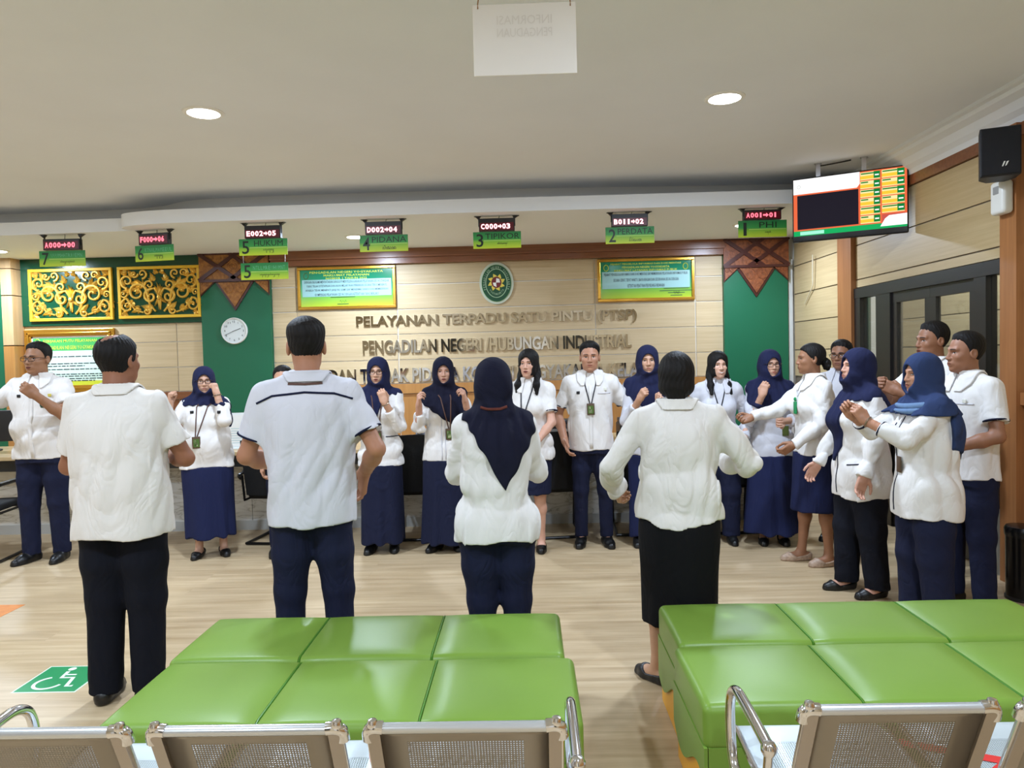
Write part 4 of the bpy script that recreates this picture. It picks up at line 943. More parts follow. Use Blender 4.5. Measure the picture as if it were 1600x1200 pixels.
fl([(-0.022, 0.085), (-0.012, 0.01), (0.05, 0.01), (0.075, -0.09), (0.105, -0.085)], 0.02); fl([(-0.012, 0.045), (0.045, 0.045)], 0.014)
b.add([(-0.02 + 0.02 * math.cos(a), 0.115 + 0.02 * math.sin(a), 0.0026) for a in np.linspace(0, 2 * PI, 17)[:-1]], [tuple(range(16))], mw_)
b.build('wheelchair_symbol', t)
b = MB(); b.box((-3.95, 4.56, 0), (-3.41, 4.815, 0.0012), M('sticker_orange', (226, 142, 56), 0.5, noise=((20, 20, 1), (206, 120, 44), 0.3))); tag(b.build('floor_sticker'), 'plain orange floor sticker at the left edge', 'floor sticker')
t = tag(empty('waste_bin', (3.045, 4.58, 0)), 'black round waste bin with a steel rim by the wooden post', 'waste bin')
b = MB(); b.lathe([(0.085, 0.012), (0.098, 0.02), (0.100, 0.40)], M('bin_black', (26, 24, 24), 0.22, 0.5), 32); b.build('body', t, True)
b = MB(); b.lathe([(0.103, 0.395), (0.106, 0.41), (0.106, 0.44), (0.098, 0.456), (0.06, 0.462), (0.001, 0.462)], M('bin_lid', (40, 40, 42), 0.25, 0.6), 32); b.build('lid', t, True)
b = MB(); b.lathe([(0.098, 0.0), (0.104, 0.004), (0.104, 0.02), (0.096, 0.024)], m_black, 32); b.build('foot_ring', t, True)
# ================================================================ people: distance fields -> one continuous surface per body or garment
def nrm(v): v = np.asarray(v, float); return v / max(np.linalg.norm(v), 1e-9)
def smin(a, b, k):
    h = np.clip(0.5 + 0.5 * (b - a) / k, 0, 1); return b + (a - b) * h - k * h * (1 - h)
def smax(a, b, k): return -smin(-a, -b, k)
def cap(P, a, b, ra, rb):
    a = np.asarray(a, float); b = np.asarray(b, float); ba = b - a; pa = P - a
    h = np.clip(pa @ ba / max(ba @ ba, 1e-12), 0, 1)
    return np.linalg.norm(pa - h[:, None] * ba, axis=1) - (ra + (rb - ra) * h)
def ell(P, c, r):
    q = (P - np.asarray(c, float)); r = np.asarray(r, float)
    k0 = np.linalg.norm(q / r, axis=1); k1 = np.linalg.norm(q / (r * r), axis=1)
    return k0 * (k0 - 1) / np.maximum(k1, 1e-9)
def rbx(P, c, X, Y, Z, h, r):
    q = P - np.asarray(c, float); q = np.stack([np.abs(q @ X), np.abs(q @ Y), np.abs(q @ Z)], 1) - (np.asarray(h) - r)
    return np.linalg.norm(np.maximum(q, 0), axis=1) + np.minimum(q.max(1), 0) - r
def loft(levels, n=2.35):
    L = np.array(levels, float); L = L[np.argsort(L[:, 0])]
    zz = np.linspace(L[0, 0], L[-1, 0], 90); cols = []
    for k in range(1, 5):
        m = np.gradient(L[:, k], L[:, 0]); i = np.clip(np.searchsorted(L[:, 0], zz) - 1, 0, len(L) - 2)
        h = L[i + 1, 0] - L[i, 0]; t = (zz - L[i, 0]) / h
        d = (L[i + 1, k] - L[i, k]) / h; m0 = np.clip(m[i], -3 * np.abs(d), 3 * np.abs(d)); m1 = np.clip(m[i + 1], -3 * np.abs(d), 3 * np.abs(d))
        cols.append((2 * t ** 3 - 3 * t ** 2 + 1) * L[i, k] + (t ** 3 - 2 * t ** 2 + t) * h * m0 + (-2 * t ** 3 + 3 * t ** 2) * L[i + 1, k] + (t ** 3 - t ** 2) * h * m1)
    def f(P):
        z = P[:, 2]; a, b, cx, cy = (np.interp(z, zz, c) for c in cols)
        x = np.abs(P[:, 0] - cx) / a; y = np.abs(P[:, 1] - cy) / b
        d = ((x ** n + y ** n) ** (1 / n) - 1) * np.minimum(a, b)
        return np.maximum(d, np.maximum(z - zz[-1], zz[0] - z))
    return f

def net(fn, lo, hi, h):
    """surface of fn = 0 inside a box, as quads"""
    lo = np.asarray(lo, float); nb = np.ceil((np.asarray(hi, float) - lo) / (4 * h)).astype(int) + 1
    I = np.stack(np.meshgrid(*[np.arange(k) for k in nb], indexing='ij'), -1).reshape(-1, 3)
    dc = fn(lo + (I * 4 + 1.5) * h)
    act = np.abs(dc) < 7.0 * h
    o = np.stack(np.meshgrid(*[np.arange(4)] * 3, indexing='ij'), -1).reshape(-1, 3)
    B = np.repeat(dc[:, None], 64, 1)
    A = I[act]
    if len(A): B[act] = fn((lo + (A[:, None, :] * 4 + o[None]).reshape(-1, 3) * h)).reshape(-1, 64)
    V = B.reshape(*nb, 4, 4, 4).transpose(0, 3, 1, 4, 2, 5).reshape(*(nb * 4))
    S = V < 0
    c = np.zeros(np.array(V.shape) - 1, np.uint8); sl = (slice(None, -1), slice(1, None))
    for i in (0, 1):
        for j in (0, 1):
            for k in (0, 1): c += S[sl[i], sl[j], sl[k]]
    ac = (c > 0) & (c < 8); idx = np.argwhere(ac); ids = np.full(ac.shape, -1, np.int64); ids[ac] = np.arange(len(idx))
    acc = np.zeros((len(idx), 3)); cnt = np.zeros(len(idx))
    for ax in range(3):
        for u in (0, 1):
            for v in (0, 1):
                a = np.zeros(3, int); a[(ax + 1) % 3] = u; a[(ax + 2) % 3] = v; b = a.copy(); b[ax] = 1
                va = V[tuple((idx + a).T)]; vb = V[tuple((idx + b).T)]; m = (va < 0) != (vb < 0)
                t = np.zeros(len(idx)); t[m] = va[m] / (va[m] - vb[m]); p = a + t[:, None] * (b - a)
                acc[m] += p[m]; cnt[m] += 1
    X = lo + (idx + acc / np.maximum(cnt, 1)[:, None]) * h
    Q = []
    for ax in range(3):
        u, v = (ax + 1) % 3, (ax + 2) % 3
        s0 = [slice(None)] * 3; s1 = [slice(None)] * 3; s0[ax] = slice(None, -1); s1[ax] = slice(1, None)
        A0, A1 = S[tuple(s0)], S[tuple(s1)]; df = np.argwhere(A0 != A1)
        ok = (df[:, u] > 0) & (df[:, v] > 0) & (df[:, u] < ac.shape[u]) & (df[:, v] < ac.shape[v]); df = df[ok]
        if not len(df): continue
        ins = A0[tuple(df.T)]
        def cell(du, dv): q = df.copy(); q[:, u] += du; q[:, v] += dv; return ids[tuple(q.T)]
        q = np.stack([cell(-1, -1), cell(0, -1), cell(0, 0), cell(-1, 0)], 1)
        q[~ins] = q[~ins][:, ::-1]; Q.append(q)
    return X, (np.concatenate(Q) if Q else np.zeros((0, 4), np.int64))

def fmesh(name, parts, parent):
    """parts: list of (V, quads or face list, material)"""
    VV = []; FF = []; MM = []; mats = []; off = 0
    for V, F, m in parts:
        if len(V) == 0: continue
        if m not in mats: mats.append(m)
        VV.append(V); FF.append(np.asarray(F) + off); MM.append(np.full(len(F), mats.index(m))); off += len(V)
    return mesh_obj(name, np.concatenate(VV), np.concatenate(FF), mats, np.concatenate(MM), parent, True)

SKIN = {}
def skin(rgb): return M('skin_%d_%d_%d' % rgb, rgb, 0.52, noise=((18, 18, 18), tuple(int(c * 0.92) for c in rgb), 0.35), bump=((240, 240, 240), 0.06))
m_lip = lambda rgb: M('lips_%d_%d_%d' % rgb, rgb, 0.4)
m_hair = M('black_hair', (20, 16, 15), 0.62, noise=((70, 70, 9), (11, 9, 9), 0.3), bump=((160, 160, 18), 0.9), spec=0.25)
m_eyew = M('eye_white', (204, 196, 188), 0.25); m_iris = M('dark_iris', (26, 16, 12), 0.15); m_brow = M('brow_hair', (34, 24, 20), 0.7); m_mouth = M('mouth_inside', (70, 26, 24), 0.6); m_teeth = M('teeth', (232, 226, 214), 0.3)
def cloth(name, rgb, b=0.10, sc=(170, 170, 170), fold=0.30, fs=(8, 8, 4.5)):
    """woven cloth: fine weave and soft creases"""
    if name in MATS: return MATS[name]
    m = M(name, rgb, 0.92, bump=(sc, b), spec=0.2); nt = m.node_tree; bs = nt.nodes['Principled BSDF']; fine = bs.inputs['Normal'].links[0].from_node
    tc = next(n for n in nt.nodes if n.type == 'TEX_COORD'); mp = nt.nodes.new('ShaderNodeMapping'); mp.inputs['Scale'].default_value = fs; mp.inputs['Rotation'].default_value = (0.3, 0.5, 0.2)
    nt.links.new(tc.outputs['Object'], mp.inputs[0])
    n = nt.nodes.new('ShaderNodeTexNoise'); n.inputs['Scale'].default_value = 1; n.inputs['Detail'].default_value = 2; n.inputs['Distortion'].default_value = 1.2; nt.links.new(mp.outputs[0], n.inputs['Vector'])
    a = nt.nodes.new('ShaderNodeMath'); a.operation = 'SUBTRACT'; a.inputs[1].default_value = 0.5; nt.links.new(n.outputs['Fac'], a.inputs[0])
    c = nt.nodes.new('ShaderNodeMath'); c.operation = 'ABSOLUTE'; nt.links.new(a.outputs[0], c.inputs[0])
    bp = nt.nodes.new('ShaderNodeBump'); bp.inputs['Strength'].default_value = fold; bp.inputs['Distance'].default_value = 0.05
    nt.links.new(c.outputs[0], bp.inputs['Height']); nt.links.new(bp.outputs[0], fine.inputs['Normal'])
    return m
C_WHITE = cloth('white_cotton', (226, 223, 220)); C_WARM = cloth('warm_white_cotton', (222, 218, 212), fold=0.40); C_GREY = cloth('pale_grey_cotton', (205, 205, 212), fold=0.25); C_NAVYT = cloth('navy_trousers', (27, 31, 54), fold=0.4); C_BLKT = cloth('black_trousers', (20, 22, 32), fold=0.4)
C_BLACK = cloth('black_skirt', (13, 13, 15)); C_NAVYS = cloth('navy_skirt', (30, 36, 70), fold=0.35, fs=(12, 12, 2)); C_HIJ = cloth('navy_hijab', (32, 36, 66), 0.14); C_HIJD = cloth('dark_navy_hijab', (23, 24, 42), 0.14); C_HIJB = cloth('blue_hijab', (46, 60, 96), 0.14); C_HIJL = cloth('pale_blue_scarf_edge', (104, 130, 164), 0.14)
C_PIPE = cloth('navy_piping', (24, 28, 52)); C_DKT = cloth('dark_trousers', (15, 17, 26))
m_shoe = M('black_shoe', (14, 14, 15), 0.4); m_flat = M('beige_shoe', (186, 160, 138), 0.45, noise=((60, 60, 60), (150, 124, 104), 0.2)); m_lan = M('lanyard_brown', (92, 64, 54), 0.7); m_lanb = M('lanyard_dark', (36, 36, 46), 0.7); m_badge = M('badge_case', (86, 66, 48), 0.35); m_badge2 = M('badge_print', (74, 104, 44), 0.35); m_badgep = M('badge_pale', (214, 220, 170), 0.4)
m_glsf = M('spectacle_frame', (34, 24, 24), 0.3); m_tass = M('green_tassel', (10, 138, 78), 0.6); m_watch = M('bracelet', (150, 130, 110), 0.3, 0.7); m_pin = M('enamel_pin', (226, 226, 214), 0.3)

def head_shape(q, f, full=True, ears=True):
    """head in its own frame: y forward, x to the right, z up, about 0.235 m tall"""
    j = 0.93 if f else 1.0
    cr = ell(q, (0, -0.012, 0.036), (0.075, 0.095, 0.084))
    fc = ell(q, (0, 0.018, -0.032), ((0.068 if f else 0.065), 0.072, 0.088))
    jw = ell(q, (0, 0.034, -0.072), ((0.053 if f else 0.052), 0.050, 0.044))
    d = smin(cr, fc, 0.035); d = smin(d, jw, 0.03)
    if not full: return d
    d = smin(d, ell(q, (0, 0.070, -0.100), (0.022 * j, 0.020, 0.016)), 0.02)
    for s in (-1, 1):
        d = smin(d, ell(q, (s * 0.041, 0.056, -0.024), (0.022, 0.024, 0.020)), 0.02)
        d = smin(d, cap(q, (s * 0.010, 0.086, 0.022), (s * 0.042, 0.070, 0.024), 0.009, 0.010), 0.014)
        d = smax(d, -ell(q, (s * 0.031, 0.098, 0.003), (0.019, 0.022, 0.012)), 0.012)
    d = smin(d, cap(q, (0, 0.086, 0.012), (0, 0.103, -0.030), 0.0075, 0.0115), 0.012)
    for s in (-1, 1): d = smin(d, ell(q, (s * 0.012, 0.093, -0.034), (0.0095, 0.012, 0.0085)), 0.008)
    d = smin(d, ell(q, (0, 0.083, -0.062), (0.026, 0.014, 0.018)), 0.014)
    d = smax(d, -ell(q, (0, 0.106, -0.0655), (0.024, 0.012, 0.0028)), 0.005)
    d = smin(d, cap(q, (-0.014, 0.0895, -0.059), (0.014, 0.0895, -0.059), 0.0052, 0.0052), 0.006); d = smin(d, cap(q, (-0.011, 0.089, -0.0725), (0.011, 0.089, -0.0725), 0.006, 0.006), 0.007)
    for s in (-1, 1) if ears else ():
        e = ell(q, (s * 0.079, -0.012, -0.004), (0.011, 0.021, 0.033)); e = smax(e, -ell(q, (s * 0.092, -0.006, 0.0), (0.011, 0.012, 0.020)), 0.006)
        d = smin(d, e, 0.008)
    return d

def hand_parts(W, d, n, side, pose, k):
    """palm and five fingers: W wrist, d finger direction, n palm normal, side +1 right"""
    d = nrm(d); n = np.asarray(n, float); n = nrm(n - d * (n @ d)); s = nrm(np.cross(d, n)) * side
    prim = [('box', W + d * 0.052 * k, s, d, n, np.array([0.040, 0.047, 0.0145]) * k, 0.012 * k), ('cap', W - d * 0.01 * k, W + d * 0.03 * k, 0.026 * k, 0.024 * k)]
    curl = {'fist': (1.35, 1.65, 1.0), 'relax': (0.35, 0.55, 0.35), 'open': (0.10, 0.15, 0.10), 'half': (0.9, 1.0, 0.6)}[pose]
    F = []
    for i, (bs, bd, L) in enumerate(((0.030, 0.094, 0.073), (0.010, 0.098, 0.081), (-0.0105, 0.095, 0.075), (-0.029, 0.087, 0.059))):
        p = W + (s * bs + d * bd) * k; a = 0.0; r = 0.0092 * k
        sp = 0.12 * (1.5 - i) * (0.4 if pose != 'fist' else 0.0)
        dd = nrm(d + s * sp * 0.6)
        for q, (fr, c) in enumerate(zip((0.46, 0.30, 0.24), curl)):
            a += c * (1 + 0.06 * (i - 1)); v = dd * math.cos(a) + n * math.sin(a); e = p + v * L * fr * k
            F.append((p, e, r, r * 0.93)); p = e; r *= 0.93
    if pose == 'fist': T = [(0.012, 0.030, 0.012), (0.055, 0.044, 0.030), (0.078, 0.020, 0.044), (0.082, -0.004, 0.046)]
    elif pose == 'half': T = [(0.010, 0.030, 0.010), (0.048, 0.052, 0.022), (0.080, 0.046, 0.034), (0.100, 0.036, 0.040)]
    else: T = [(0.008, 0.030, 0.008), (0.040, 0.058, 0.014), (0.072, 0.068, 0.018), (0.096, 0.070, 0.020)]
    T = [W + (d * a + s * b + n * c) * k for a, b, c in T]
    F += [(T[0], T[1], 0.016 * k, 0.012 * k), (T[1], T[2], 0.0112 * k, 0.0100 * k), (T[2], T[3], 0.0100 * k, 0.0085 * k)]
    def f(P):
        o = rbx(P, prim[0][1], s, d, n, prim[0][5], prim[0][6]); o = smin(o, cap(P, *prim[1][1:]), 0.02 * k)
        for g in F: o = smin(o, cap(P, *g), 0.0045 * k)
        return o
    return f, W + d * 0.09 * k

def ik(S, W, l1, l2, pole):
    S = np.asarray(S, float); W = np.asarray(W, float); v = W - S; L = np.linalg.norm(v); u = v / L
    Lc = min(L, 0.985 * (l1 + l2)); Lc = max(Lc, abs(l1 - l2) + 0.04); W = S + u * Lc
    a = (l1 * l1 - l2 * l2 + Lc * Lc) / (2 * Lc); h = math.sqrt(max(l1 * l1 - a * a, 0)); p = np.asarray(pole, float) - S; p = p - u * (p @ u); p = nrm(p)
    return S + u * a + p * h, W

def person(label, x, y, face, H, fem=False, head=None, pitch=0.0, roll=0.0, g=1.0, gd=1.0, shw=1.0, belly=0.0, bust=0.0, tone=(180, 130, 100), lips=None,
           R=None, L=None, hair='short', hijab=None, hijm=None, glasses=False, mouth='closed', shirt=C_WHITE, sleeve='short', hem=0.47, cuff=None, collar=None, open_collar=False,
           bottom=None, bm=C_NAVYT, hemz=0.06, wide=1.0, shoes='shoe', shm=m_shoe, feet=((0.10, 0.0, 0.12), (-0.10, 0.0, -0.12)), lanyard=None, badge=True, lm=m_lan, extras=(), seed=1, res=1.0, lean=0.0, loose=0.0, bodyres=None, wrk=1.0, hemc=0.0, bracelet=''):
    th = PI + math.radians(face); s = H / 1.70; rng = np.random.RandomState(seed)
    hs = s * (0.965 if fem else 1.0); sk = skin(tone); lipc = lips or tuple(int(c * f_) for c, f_ in zip(tone, (0.80, 0.62, 0.62)))
    shx = (0.150 if fem else 0.176) * s * shw; shz = 0.812 * H; ly = lean
    nb = np.array([0, -0.005 + ly, 0.842 * H]); hc = np.array([0, 0.022 + ly * 1.15, H - 0.119 * hs])
    hy = math.radians((head if head is not None else face) - face); cy_, sy_ = math.cos(hy), math.sin(hy); cp, sp_ = math.cos(pitch), math.sin(pitch); cr_, sr_ = math.cos(roll), math.sin(roll)
    Rh = np.array([[cy_, -sy_, 0], [sy_, cy_, 0], [0, 0, 1]]) @ np.array([[1, 0, 0], [0, cp, -sp_], [0, sp_, cp]]) @ np.array([[cr_, 0, sr_], [0, 1, 0], [-sr_, 0, cr_]])
    hl = lambda P: (P - hc) @ Rh / hs
    tohead = lambda q: hc + (Rh @ np.asarray(q, float)) * hs
    # arms
    l1, l2 = 0.172 * H, 0.146 * H; arms = {}
    for nm, sd, A in (('R', 1, R), ('L', -1, L)):
        A = A or dict(w=(0.02, 0.06, 0.50), p=(0.3, -0.3, 1.0))
        S = np.array([sd * shx, ly * 0.9 - 0.005, shz - 0.012 * s]); w = np.array(A['w'], float)
        if not A.get('abs'): w = np.array([sd * (shx + w[0]), w[1], w[2] * H])
        pole = np.array(A.get('p', (0.30, -0.3, 1.0)), float); pole = np.array([sd * pole[0], pole[1], pole[2]]) if not A.get('abs') else pole
        E, W = ik(S, w, l1, l2, pole); d = nrm(W - E)
        if 'd' in A: d = nrm(np.array(A['d'], float) * np.array([sd if not A.get('abs') else 1, 1, 1]))
        n = np.array(A.get('n', (-1, 0.1, 0)), float); n = n * np.array([sd if not A.get('abs') else 1, 1, 1])
        arms[nm] = (S, E, W, *hand_parts(W, d, n, sd, A.get('h', 'relax'), s * (0.93 if fem else 1.02)))
    # torso of the garment
    a_, d_ = g, gd
    if fem: T = [(0.40, .178, .128), (0.47, .182, .130), (0.53, .178, .124), (0.60, .152 + loose, .108 + loose), (0.66, .150 + loose, .108), (0.73, .158, .116), (0.785, .160, .108), (0.815, .132, .090), (0.84, .080, .070), (0.862, .058, .058)]
    else: T = [(0.40, .186, .128), (0.47, .188, .128), (0.53, .182, .124), (0.60, .178, .120), (0.66, .180, .122), (0.73, .188, .124), (0.785, .186, .112), (0.815, .150, .092), (0.84, .088, .074), (0.862, .062, .060)]
    lv = [(z * H, a * s * (1 + (a_ - 1) * min(1, (0.87 - z) / 0.12)), b * s * (1 + (d_ - 1) * min(1, (0.87 - z) / 0.12)), 0, ly * min(1, max(0, (z - 0.45) / 0.35)) - 0.004) for z, a, b in T]
    tor = loft(lv)
    def torso(P, off=0.0):
        d = tor(P) - off
        if belly: d = smin(d, ell(P, (0, 0.055 * gd, 0.60 * H), (0.15 * s * g, 0.10 * s + belly, 0.17 * s)) - off, 0.05)
        if bust:
            for q in (-1, 1): d = smin(d, ell(P, (q * 0.070 * s, 0.072 * gd + ly, 0.715 * H), (0.070 * s, 0.052 + bust, 0.072 * s)) - off, 0.04)
        for q in (-1, 1): d = smin(d, cap(P, (q * 0.05 * s, ly, 0.838 * H), (q * (shx - 0.012), ly * 0.9 - 0.005, shz - 0.004), 0.052 * s + off, 0.050 * s + off), 0.03)
        return d
    ph = rng.uniform(0, 6.28, 12); dirs = [nrm(rng.normal(size=3) * np.array([1, 1, 0.7])) for _ in range(6)]
    zw = 0.60 * H
    def wrinkle(P, amp):
        w = np.zeros(len(P))
        for i, (k, kk) in enumerate(((26, 9), (38, 12), (55, 15))):
            w += (0.55 - np.abs(np.sin(P @ dirs[i] * k * 0.62 + ph[i] + 1.7 * np.sin(P @ dirs[i + 3] * kk * 0.8 + ph[i + 3])))) * (1.0, 0.8, 0.5)[i]
        f = 0.30 + 0.70 * np.exp(-((P[:, 2] - zw) / 0.15) ** 2) + 0.5 * (np.abs(P[:, 0]) > shx + 0.01)
        return w * amp * f
    cut = {'short': 0.70, 'elbow': 0.98}.get(sleeve)
    def sleeves(P, off=0.0):
        out = None
        for nm in ('R', 'L'):
            S, E, W = arms[nm][:3]; u = nrm(E - S)
            if cut:
                c = S + (E - S) * cut; d = cap(P, S, E, 0.064 * s * (0.94 if fem else 1) + off, (0.066 if not fem else 0.058) * s + off); d = np.maximum(d, (P - c) @ u)
            else:
                v = nrm(W - E); cf = W - v * (0.015 if sleeve == 'long' else 0.085); d = smin(cap(P, S, E, 0.060 * s + off, 0.052 * s + off), np.maximum(cap(P, E, W, 0.052 * s + off, 0.040 * s + off), (P - cf) @ v), 0.02)
            d = d * 0.9 + 0.0
            out = d if out is None else np.minimum(out, d)
        return out
    hz = hem * H
    def shirtf(P, off=0.0, wr=True, slv=True):
        d = torso(P, off)
        if slv: d = smin(d, sleeves(P, off), 0.028)
        d = np.maximum(d, hz + hemc * np.clip(P[:, 0] / 0.2, -1, 1) ** 2 + 0.006 * np.sin(np.arctan2(P[:, 0], P[:, 1]) * 3 + ph[0]) - P[:, 2] - off)
        if wr: d = d + wrinkle(P, 0.0120 * wrk)
        return d
    # legs and feet
    ft = []
    for (fx, fy, ta), sd in zip(feet, (1, -1)):
        A = np.array([fx, fy, 0.0]); dr = np.array([math.sin(ta), math.cos(ta), 0]); ft.append((sd, A, dr))
    hipz, kz = 0.505 * H, 0.275 * H
    def knee(sd, A): return np.array([A[0] * 0.92 + sd * 0.004, A[1] * 0.55 + 0.012, kz])
    k_ = s * (0.93 if fem else 1.0)
    def footf(P, sd, A, dr, off=0.0):
        h_ = A - dr * 0.045 * k_; t_ = A + dr * 0.145 * k_; sdv = np.array([dr[1], -dr[0], 0])
        d = cap(P, h_ + [0, 0, 0.036], A + dr * 0.09 * k_ + [0, 0, 0.030], 0.033 * k_ + off, 0.036 * k_ + off); d = smin(d, cap(P, A + dr * 0.08 * k_ + [0, 0, 0.024], t_ + [0, 0, 0.020], 0.034 * k_ + off, 0.024 * k_ + off), 0.02)
        d = smin(d, cap(P, A + dr * 0.02 + [0, 0, 0.05], A + [0, 0, 0.11], 0.032 * k_ + off, 0.030 * k_ + off), 0.03)
        return np.maximum(d, 0.004 - off - P[:, 2])
    fore = (0.035, 0.026) if fem else (0.041, 0.029)
    upr = (0.041, 0.034) if fem else (0.047, 0.038)
    def armsf(P):
        o = None
        for nm in ('R', 'L'):
            S, E, W = arms[nm][:3]; M_ = E + (W - E) * 0.35
            d = smin(cap(P, S, E, upr[0] * s, upr[1] * s), smin(cap(P, E, M_, upr[1] * s, fore[0] * 1.02 * s), cap(P, M_, W, fore[0] * s, fore[1] * s), 0.02), 0.02); o = d if o is None else np.minimum(o, d)
        return o
    body_t = loft([(z, max(a - 0.022, 0.03), max(b - 0.022, 0.03), 0, c) for z, a, b, _, c in lv])
    def legsf(P):
        o = None
        for sd, A, dr in ft:
            K = knee(sd, A); Hh = np.array([sd * 0.085 * s, 0, hipz]); an = A + np.array([0, 0, 0.085]); M_ = K + (an - K) * 0.3 + np.array([0, -0.012, 0])
            d = smin(cap(P, Hh, K, 0.078 * s, 0.050 * s), smin(cap(P, K, M_, 0.048 * s, 0.049 * s), cap(P, M_, an, 0.047 * s, 0.030 * s), 0.03), 0.02); d = smin(d, footf(P, sd, A, dr), 0.02); o = d if o is None else np.minimum(o, d)
        return o
    def neckf(P): return cap(P, nb + [0, 0, -0.05], tohead((0, -0.018, -0.055)), 0.062 * s * (0.85 if fem else 1), 0.054 * s * (0.88 if fem else 1))
    def coref(P):
        d = smin(np.maximum(body_t(P), hz + 0.015 + max(hemc, 0) * 1.1 - P[:, 2]), neckf(P), 0.03); d = smin(d, armsf(P), 0.02); return smin(d, legsf(P), 0.03)
    def headf(P): return smin(head_shape(hl(P), fem, True, not hijab and hair not in ('long', 'longs', 'bob')) * hs, neckf(P), 0.02)
    parts = []
    xs = max(abs(arms[n_][i][0]) for n_ in 'RL' for i in range(3)) + 0.08; yl = min(min(arms[n_][i][1] for n_ in 'RL' for i in range(3)), -0.2) - 0.07; yh = max(max(arms[n_][i][1] for n_ in 'RL' for i in range(3)), 0.22) + 0.08
    ztop = max(0.86 * H, max(arms[n_][i][2] for n_ in 'RL' for i in range(3)) + 0.06)
    V, F = net(lambda P: np.maximum(coref(P), P[:, 2] - (0.868 * H) * (P[:, 1] < 9) - np.where(np.hypot(P[:, 0], P[:, 1]) < 0.11, 0, 9)), (-xs, yl, -0.02), (xs, yh, ztop + 0.05), bodyres or 0.011); parts.append((V, F, sk))
    V, F = net(headf, hc - np.array([0.12, 0.13, 0.165]) * hs, hc + np.array([0.12, 0.14, 0.14]) * hs, 0.0034 / res ** 0.5); parts.append((V, F, sk))
    for nm in ('R', 'L'):
        S, E, W, hf, c = arms[nm]
        V, F = net(lambda P: smin(hf(P), cap(P, W - nrm(W - E) * 0.05, W, fore[1] * 1.15 * s, fore[1] * s), 0.015), c - 0.155 * s, c + 0.155 * s, 0.0042); parts.append((V, F, sk))
    # face
    hd = lambda q: head_shape(q, fem)
    def onface(X, Z, off):
        q = np.stack([X, np.full(len(X), 0.15), Z], 1)
        for _ in range(34): q[:, 1] -= hd(q) * 0.75
        q[:, 1] += off; return q
    def patch(cols, ny, off, m):
        X = []; Z = []
        for x_, z0, z1 in cols:
            for j in range(ny): X.append(x_); Z.append(z0 + (z1 - z0) * j / (ny - 1))
        q = onface(np.array(X), np.array(Z), off); n = len(cols); Fq = []
        for i in range(n - 1):
            for j in range(ny - 1): Fq.append((i * ny + j, (i + 1) * ny + j, (i + 1) * ny + j + 1, i * ny + j + 1))
        Fq = np.array(Fq); 
        parts.append((hc + (q * hs) @ Rh.T, Fq[:, ::-1], m))
    U = np.linspace(-1, 1, 11); eo = 0.0040 if mouth != 'smile' else 0.0030
    for q in (-1, 1):
        ex, ez = q * 0.0315, 0.002
        patch([(ex + u * 0.0145, ez - eo * 0.75 * (1 - u * u) + 0.0008 * u * q, ez + eo * (1 - u * u) + 0.0008 * u * q) for u in U * (1 if True else 1)], 4, 0.0012, m_eyew)
        patch([(ex + u * 0.0056, max(ez - 0.0052 * math.sqrt(1 - u * u), ez - eo * 0.72), min(ez + 0.0056 * math.sqrt(1 - u * u), ez + eo * 0.95)) for u in U * 0.98], 3, 0.0019, m_iris)
        patch([(ex + u * 0.0155, ez + eo * (1 - u * u) + 0.0004, ez + eo * (1 - u * u) + 0.0022) for u in U], 2, 0.0024, m_brow)
        bt = 0.0046 if fem else 0.0066
        patch([(q * (0.0145 + 0.034 * t), 0.0205 + 0.0050 * math.sin(PI * (0.22 + 0.6 * t)) - bt * 0.55 * (1 - 0.45 * t), 0.0205 + 0.0050 * math.sin(PI * (0.22 + 0.6 * t)) + bt * 0.45 * (1 - 0.5 * t)) for t in (np.linspace(0, 1, 9) if q > 0 else np.linspace(1, 0, 9))], 2, 0.0018, m_brow)
    ml = m_lip(lipc); lw = 0.0225 if mouth != 'smile' else 0.027
    cv = (lambda u: 0.006 * u * u) if mouth == 'smile' else (lambda u: 0.0012 * u * u)
    op = {'closed': 0.0004, 'open': 0.0044, 'smile': 0.0040}[mouth]; zc = -0.0655
    patch([(u * lw, zc + cv(u) + op * (1 - u * u), zc + cv(u) + op * (1 - u * u) + 0.0068 * (1 - abs(u) ** 1.6) * (1 - 0.25 * math.exp(-(u / 0.15) ** 2))) for u in U], 3, 0.0012, ml)
    patch([(u * lw * 0.94, zc + cv(u) - op * (1 - u * u) - 0.0085 * (1 - u * u), zc + cv(u) - op * (1 - u * u)) for u in U], 3, 0.0012, ml)
    patch([(u * lw * 0.97, zc + cv(u) - op * (1 - u * u) - 0.0005, zc + cv(u) + op * (1 - u * u) + 0.0005) for u in U], 2, 0.0016, m_teeth if mouth == 'smile' else m_mouth)
    for q in (-1, 1): patch([(q * 0.0085 + u * 0.0038, -0.0405 - 0.0018 * (1 - u * u), -0.0405 + 0.0016 * (1 - u * u)) for u in U[::2]], 2, 0.0008, m_mouth)
    root = fmesh('person', parts, None); root.location = (x, y, 0); root.rotation_euler = (0, 0, th); tag(root, label, 'person')
